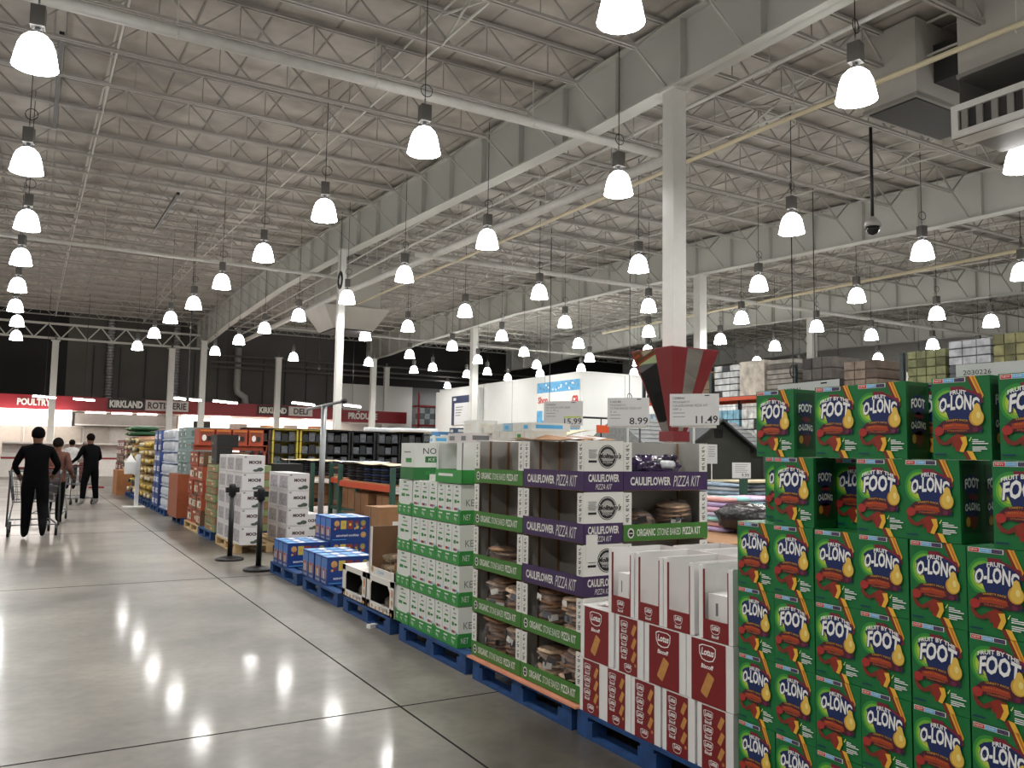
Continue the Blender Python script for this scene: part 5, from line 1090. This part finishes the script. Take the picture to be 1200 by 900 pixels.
# second rack farther off
root = empty('pallet_rack',(27,22,0)); tag(root,'far pallet rack closing the right background','pallet rack')
for k in range(9):
    for x in (.05,1.1): MB().box((x-.04,-12+3*k-.04,0),(x+.04,-12+3*k+.04,4.1),M('rack_upright','2c3a3a',.5)).build('upright', root)
for z in (1.6,3.2):
    for x in (.0,1.1): MB().box((x-.03,-12,z),(x+.03,12,z+.1),orange_steel).build('beam', root)
    MB().box((0,-12,z+.1),(1.1,12,z+.12),dark_steel).build('deck', root)
pal = [('8d8477','5a5148'),('c9cbca','85888a'),('6b5a48','3d352c'),('a5a19a','4f4c49'),('8f9350','5d6033')]
i = 0
for k in range(16):
    y = 10.8+1.5*(k//2)*2 + (1.4 if k%2 else 0)
    for z in (1.72,3.32):
        c = pal[(k*3+int(z)) % 5]; h = 1.0+.35*((k*7+int(z)) % 3)/2
        wrapped(27.56,y,z+.004,(1,1.05,h),M('far_%s'%c[0],c[0],.5,var=.35,scale=4),M('farb_%s'%c[1],c[1],.6,var=.3,scale=4),3,3,'load on the %s shelf of the far rack, %s place from the right' % ('upper' if z>3 else 'lower', (ORD+['seventeenth'])[k]),True)
# shelves seen between produce wall and cooler
root = empty('pallet_rack',(21.9,47.5,0)); tag(root,'distant rack with boxes between the produce wall and the cooler','pallet rack')
for x in (-1.0,1.6): MB().box((x,-.05,0),(x+.1,.05,5.2),fr_).build('upright', root)
for z in (1.7,3.1,4.3): MB().box((-1.0,-.05,z),(1.7,.9,z+.1),fr_).build('beam', root)
k=0
for z in (1.81,3.21):
    for x in (-.35,.75): 
        t = MB(); 
        for a in range(3):
            for b in range(3): t.box((-.5+.34*a,0,.35*b),(-.18+.34*a,.7,.35*b+.33),M('pale_goods_%d'%((a+b)%2),['9aa4a8','5c6468'][(a+b)%2],.5,var=.3,scale=9))
        tag(t.build('shelf_goods',None,(21.9+x,47.5,z)),'pale packed boxes on the distant rack, %s' % ['lower left','lower right','upper left','upper right'][k],'boxes','distant rack goods'); k+=1
# ------------------------------------------------------------------ shopping carts
def cart(x, y, rz, label):
    root = empty('shopping_cart',(x,y,0),rz); tag(root,label,'shopping cart','shopping carts')
    m = M('cart_wire','6f7275',.35,metal=.8)
    t = MB()   # basket: rear toward -y, nose toward +y
    lv = [(0,.50),(.33,.62),(.66,.80),(1,.98)]
    def ringat(f): 
        z = .52+.46*f; w = .24+.06*f; y0 = -.42-.03*f; y1 = .38+.14*f; wf = w*.8
        return [(-w,y0,z),(w,y0,z),(wf,y1,z),(-wf,y1,z)]
    for f in (0,.25,.5,.75,1): t.tube(ringat(f), .010 if f in (0,1) else .0045, m, 5, True)
    a, b = ringat(0), ringat(1)
    for s in range(4):
        for k in range(11):
            f = k/10; p = [a[s][q]+(a[(s+1)%4][q]-a[s][q])*f for q in range(3)]; r = [b[s][q]+(b[(s+1)%4][q]-b[s][q])*f for q in range(3)]; t.tube([p,r],.0035,m,4)
    for k in range(9): f = (k+.5)/9; t.tube([(-.24+.48*f,-.42,.52),(-.19+.38*f,.38,.52)],.0035,m,4)
    t.build('basket', root)
    t = MB()
    for s in (-1,1): t.tube([(s*.27,-.47,1.02),(s*.28,-.45,.9),(s*.29,-.40,.16)],.013,m,6); t.tube([(s*.29,-.40,.16),(s*.24,.45,.20),(s*.2,.40,.52)],.012,m,6)
    t.tube([(-.29,-.38,.17),(.29,-.38,.17)],.01,m,6); t.tube([(-.24,.45,.2),(.24,.45,.2)],.01,m,6)
    for k in range(5): t.tube([(-.2+.1*k,-.36,.17),(-.18+.09*k,.45,.2)],.005,m,4)
    t.build('frame', root)
    MB().tube([(-.28,-.50,1.03),(.28,-.50,1.03)],.018,M('handle_red','7a1a1c',.4),8).build('handle', root)
    for s in (-1,1):
        for yy in (-.4,.44):
            w = MB(); w.tube([(s*.27*(1 if yy<0 else .85)-.014,yy,.062),(s*.27*(1 if yy<0 else .85)+.014,yy,.062)],.062,rubber,12); w.bar((s*.27*(1 if yy<0 else .85),yy,.07),(s*.27*(1 if yy<0 else .85),yy+.0,.17),.035,.02,m); w.build('caster', root)
    return root
c_ = cart(.12,16.75,.05,'shopping cart pushed by the person in the dark cap'); c_.scale = (1.32,1,1.12); cart(1.15,24.98,.35,'shopping cart beside the farther standing shopper'); cart(.46,19.62,-.2,'shopping cart held by the half-hidden shopper')

# ------------------------------------------------------------------ people
def person(name, loc, rz, J, R_, mats, label, hair_kind='cap', hair_m=None):
    """J joints (name -> xyz, facing +y), bones from the pelvis; clothing by height on one continuous skin mesh"""
    root_names = list(J.keys()); idx = {k:i for i,k in enumerate(root_names)}
    bones = [('pelvis','waist'),('waist','chest'),('chest','neck'),('neck','head0'),('head0','head1'),('head1','head2')]
    for s in 'LR': bones += [('chest','sh'+s),('sh'+s,'el'+s),('el'+s,'wr'+s),('wr'+s,'pa'+s),('pelvis','hip'+s),('hip'+s,'kn'+s),('kn'+s,'an'+s),('an'+s,'toe'+s)]
    V = [Vector(J[k]) for k in root_names]; rad = [R_[k[:-1] if k[-1] in 'LR' else k] for k in root_names]; Ed = [(idx[a],idx[b]) for a,b in bones]
    # fingers and thumb rooted in the palm
    for s, sg in (('L',-1),('R',1)):
        P = Vector(J['pa'+s]); d = (P-Vector(J['wr'+s])).normalized(); side = Vector((0,0,1)).cross(d).normalized() if abs(d.z)<.9 else Vector((1,0,0))
        if abs(d.z) >= .9: side = Vector((0,1,0))
        curl = Vector((0,0,-1)) if abs(d.z)<.9 else Vector((-sg,0,0))
        for f,(off,L) in enumerate([(-.03,.07),(-.01,.085),(.012,.08),(.032,.062)]):
            b0 = P+side*off+d*.02; b1 = b0+d*L*.55+curl*.01; b2 = b1+d*L*.25+curl*L*.5
            k = len(V); V += [b0,b1,b2]; rad += [(.010,.010)]*1+[(.009,.009),(.008,.008)]; Ed += [(idx['pa'+s],k),(k,k+1),(k+1,k+2)]
        k = len(V); b0 = P-side*.035-d*.03; V += [b0,b0-side*.02+d*.035+curl*.02]; rad += [(.012,.012),(.010,.010)]; Ed += [(idx['pa'+s],k),(k,k+1)]
    me = bpy.data.meshes.new(name); me.from_pydata(V, Ed, []); o = bpy.data.objects.new(name, me); COL.objects.link(o)
    sk = o.modifiers.new('skin','SKIN'); me.skin_vertices or None
    if not me.skin_vertices: bpy.context.view_layer.objects.active = o
    lay = me.skin_vertices[0].data if me.skin_vertices else None
    if lay is None: raise RuntimeError('no skin layer')
    for i, r in enumerate(rad): lay[i].radius = r if isinstance(r, tuple) else (r, r); lay[i].use_root = (i == idx['pelvis'])
    o.modifiers.new('sub','SUBSURF').levels = 2
    dg = bpy.context.evaluated_depsgraph_get(); dg.update(); ev = o.evaluated_get(dg); nm = bpy.data.meshes.new_from_object(ev); nm.name = name
    o.modifiers.clear(); o.data = nm; nm.materials.clear()
    for m in mats: nm.materials.append(m)      # 0 skin 1 top 2 trousers 3 shoes
    neckz = J['neck'][2]; hz = J['pelvis'][2]; 
    for p in nm.polygons:
        c = p.center; p.use_smooth = True
        hand = min((c-Vector(J['paL'])).length,(c-Vector(J['paR'])).length) < .125 and c.z > .5
        if hand or (c.z > neckz+.03): p.material_index = 0
        elif c.z > hz-.10 or (abs(c.x) > .26): p.material_index = 1
        else:
            fl_ = min((c-Vector(J['anL'])).length+(c-Vector(J['toeL'])).length-(Vector(J['toeL'])-Vector(J['anL'])).length, (c-Vector(J['anR'])).length+(c-Vector(J['toeR'])).length-(Vector(J['toeR'])-Vector(J['anR'])).length)
            p.material_index = 3 if (min((c-Vector(J['anL'])).length,(c-Vector(J['anR'])).length,(c-Vector(J['toeL'])).length,(c-Vector(J['toeR'])).length) < .115) else 2
    o.location = loc; o.rotation_euler = (0,0,rz); tag(o, label, 'person')
    h = Vector(J['head1']); hm = hair_m or M('knit_cap','0c0c0e',.95,spec=.05)
    t = MB(); N = 14; vs = []; fs = []
    for i in range(7):
        for j in range(N):
            a = 2*PI*j/N; low = -.1 if math.sin(a) > .25 else (-.85 if math.sin(a) < -.1 else -.45); ph = low + (PI/2-low)*i/6
            vs.append((h.x+.100*math.cos(ph)*math.cos(a), h.y-.008+.118*math.cos(ph)*math.sin(a), h.z+.03+.115*math.sin(ph)))
    for i in range(6):
        for j in range(N): fs.append((i*N+j,i*N+(j+1)%N,(i+1)*N+(j+1)%N,(i+1)*N+j))
    t.add(vs, fs, hm, True)
    if hair_kind == 'cap': t.add([(h.x-.08,h.y+.09,h.z+.035),(h.x+.08,h.y+.09,h.z+.035),(h.x+.06,h.y+.19,h.z+.02),(h.x-.06,h.y+.19,h.z+.02),(h.x-.08,h.y+.09,h.z+.045),(h.x+.08,h.y+.09,h.z+.045),(h.x+.06,h.y+.19,h.z+.03),(h.x-.06,h.y+.19,h.z+.03)],[(0,1,2,3),(7,6,5,4),(0,4,5,1),(1,5,6,2),(2,6,7,3),(3,7,4,0)], hm)
    t.build('cap' if hair_kind == 'cap' else 'hair', o)
    # face
    t = MB(); y = h.y+.098
    for s in (-1,1): t.pillow((h.x+s*.034,y-.008,h.z+.012),(.03,.014,.014),white_ink,.9,8,4); t.pillow((h.x+s*.034,y-.002,h.z+.012),(.012,.012,.012),ink,.9,6,4); t.pillow((h.x+s*.088,h.y,h.z),(.02,.035,.06),mats[0],.9,8,5)
    t.pillow((h.x,y+.008,h.z-.015),(.028,.035,.045),mats[0],.9,8,5); t.pillow((h.x,y-.006,h.z-.055),(.05,.014,.014),maroon,.9,8,4); t.build('face_features', o)
    return o
RAD = dict(pelvis=(.185,.145),waist=(.175,.135),chest=(.18,.135),neck=(.06,.06),head0=(.075,.085),head1=(.095,.11),head2=(.075,.085),sh=(.075,.08),el=(.052,.052),wr=(.036,.036),pa=(.040,.026),hip=(.115,.12),kn=(.085,.088),an=(.058,.062),toe=(.042,.032))
def joints(h=1.78, lean=.0, armL=None, armR=None, legL=None, legR=None):
    k = h/1.78
    J = dict(pelvis=(0,0,.98),waist=(0,.01+lean*.3,1.15),chest=(0,.02+lean*.7,1.36),neck=(0,.01+lean,1.50),head0=(0,.02+lean,1.575),head1=(0,.025+lean,1.655),head2=(0,.015+lean,1.715))
    for s, sg, arm, leg in (('L',-1,armL,legL),('R',1,armR,legR)):
        J['sh'+s] = (sg*.19,.01+lean*.85,1.42)
        e, w = arm or ((sg*.28,-.03,1.13),(sg*.27,.22,1.02)); J['el'+s] = e; J['wr'+s] = w; d = (Vector(w)-Vector(e)).normalized(); J['pa'+s] = tuple(Vector(w)+d*.07)
        J['hip'+s] = (sg*.095,0,.90); kn, an, toe = leg or ((sg*.11,.02,.50),(sg*.11,-.03,.09),(sg*.12,.13,.045)); J['kn'+s] = kn; J['an'+s] = an; J['toe'+s] = toe
    return {a: tuple(q*k for q in v) for a, v in J.items()}
skin = M('skin_tone','6b4836',.6,var=.05); blk_top = M('black_jacket','060608',.95,var=.3,spec=.1); blk_tr = M('black_trousers','08080a',.95,var=.3,spec=.1); shoe = M('dark_shoe','121112',.9,spec=.1); shoe_w = M('pale_sole_shoe','8d8b88',.6)
p_ = person('person',(.14,15.85,0),.0,joints(1.80,.05,((-.30,.06,1.16),(-.24,.34,1.02)),((.31,.06,1.16),(.25,.34,1.02)),((-.10,.06,.50),(-.11,.10,.085),(-.12,.26,.045)),((.12,-.02,.50),(.13,-.28,.22),(.13,-.20,.07))),RAD,[skin,blk_top,blk_tr,shoe],'person in black jacket and dark cap seen from behind, pushing a cart')
person('person',(1.45,24.2,0),.55,joints(1.86,.06,((-.30,.1,1.18),(-.26,.38,1.06)),((.30,.08,1.16),(.25,.36,1.05)),((-.15,.04,.50),(-.19,.0,.085),(-.2,.16,.045)),((.13,.0,.50),(.17,-.03,.085),(.18,.13,.045))),RAD,[skin,blk_top,blk_tr,shoe_w],'taller person in black standing farther up the aisle over a cart','hair',M('dark_hair','100c0b',.95,spec=.05))
p_.scale = (1.03,1.05,1.02)
person('person',(.50,18.9,0),-.25,joints(1.68,.08),RAD,[skin,M('brown_jacket','5a3428',.8,var=.3),blk_tr,shoe],'person in a brown jacket half hidden behind the nearest shopper','cap',M('dark_cap','1a1715',.95,spec=.05))
person('person',(2.05,38.5,0),PI-.2,joints(1.72,.04),RAD,[skin,M('patterned_top','8f7f78',.9,var=.6,scale=20),M('red_trousers','70302c',.8),shoe],'small distant person in a pale patterned top by the end stacks','hair',M('grey_hair','8b8078',.8))
person('person',(1.35,33.0,0),.2,joints(1.74,.04),RAD,[skin,M('white_top','b8b6b4',.8,var=.2),blk_tr,shoe],'distant person in a pale top beyond the taller shopper','hair',M('dark_hair','100c0b',.95,spec=.05))
# bag held in the near cart
t = MB(); t.pillow((0,0,.17),(.3,.35,.3),M('brown_parcel','6b3c2c',.7,var=.4,scale=12),.6,12,6,.08); tag(t.build('parcel',None,(.46,19.64,.54),.2),'brown parcel in the cart of the half-hidden shopper','parcel')
t = MB(); t.box((-.16,-.2,0),(.16,.2,.28),M('grey_parcel','4b4a50',.7,var=.3)); tag(t.build('parcel',None,(.12,16.8,.6),.1),'grey box inside the nearest cart','parcel')
t = MB(); t.box((.0,0,0),(.09,.05,.03),white); tag(t.build('paper_scrap',None,(2.66,6.95,.0),.4),'small white scrap lying by the pallets','scrap')
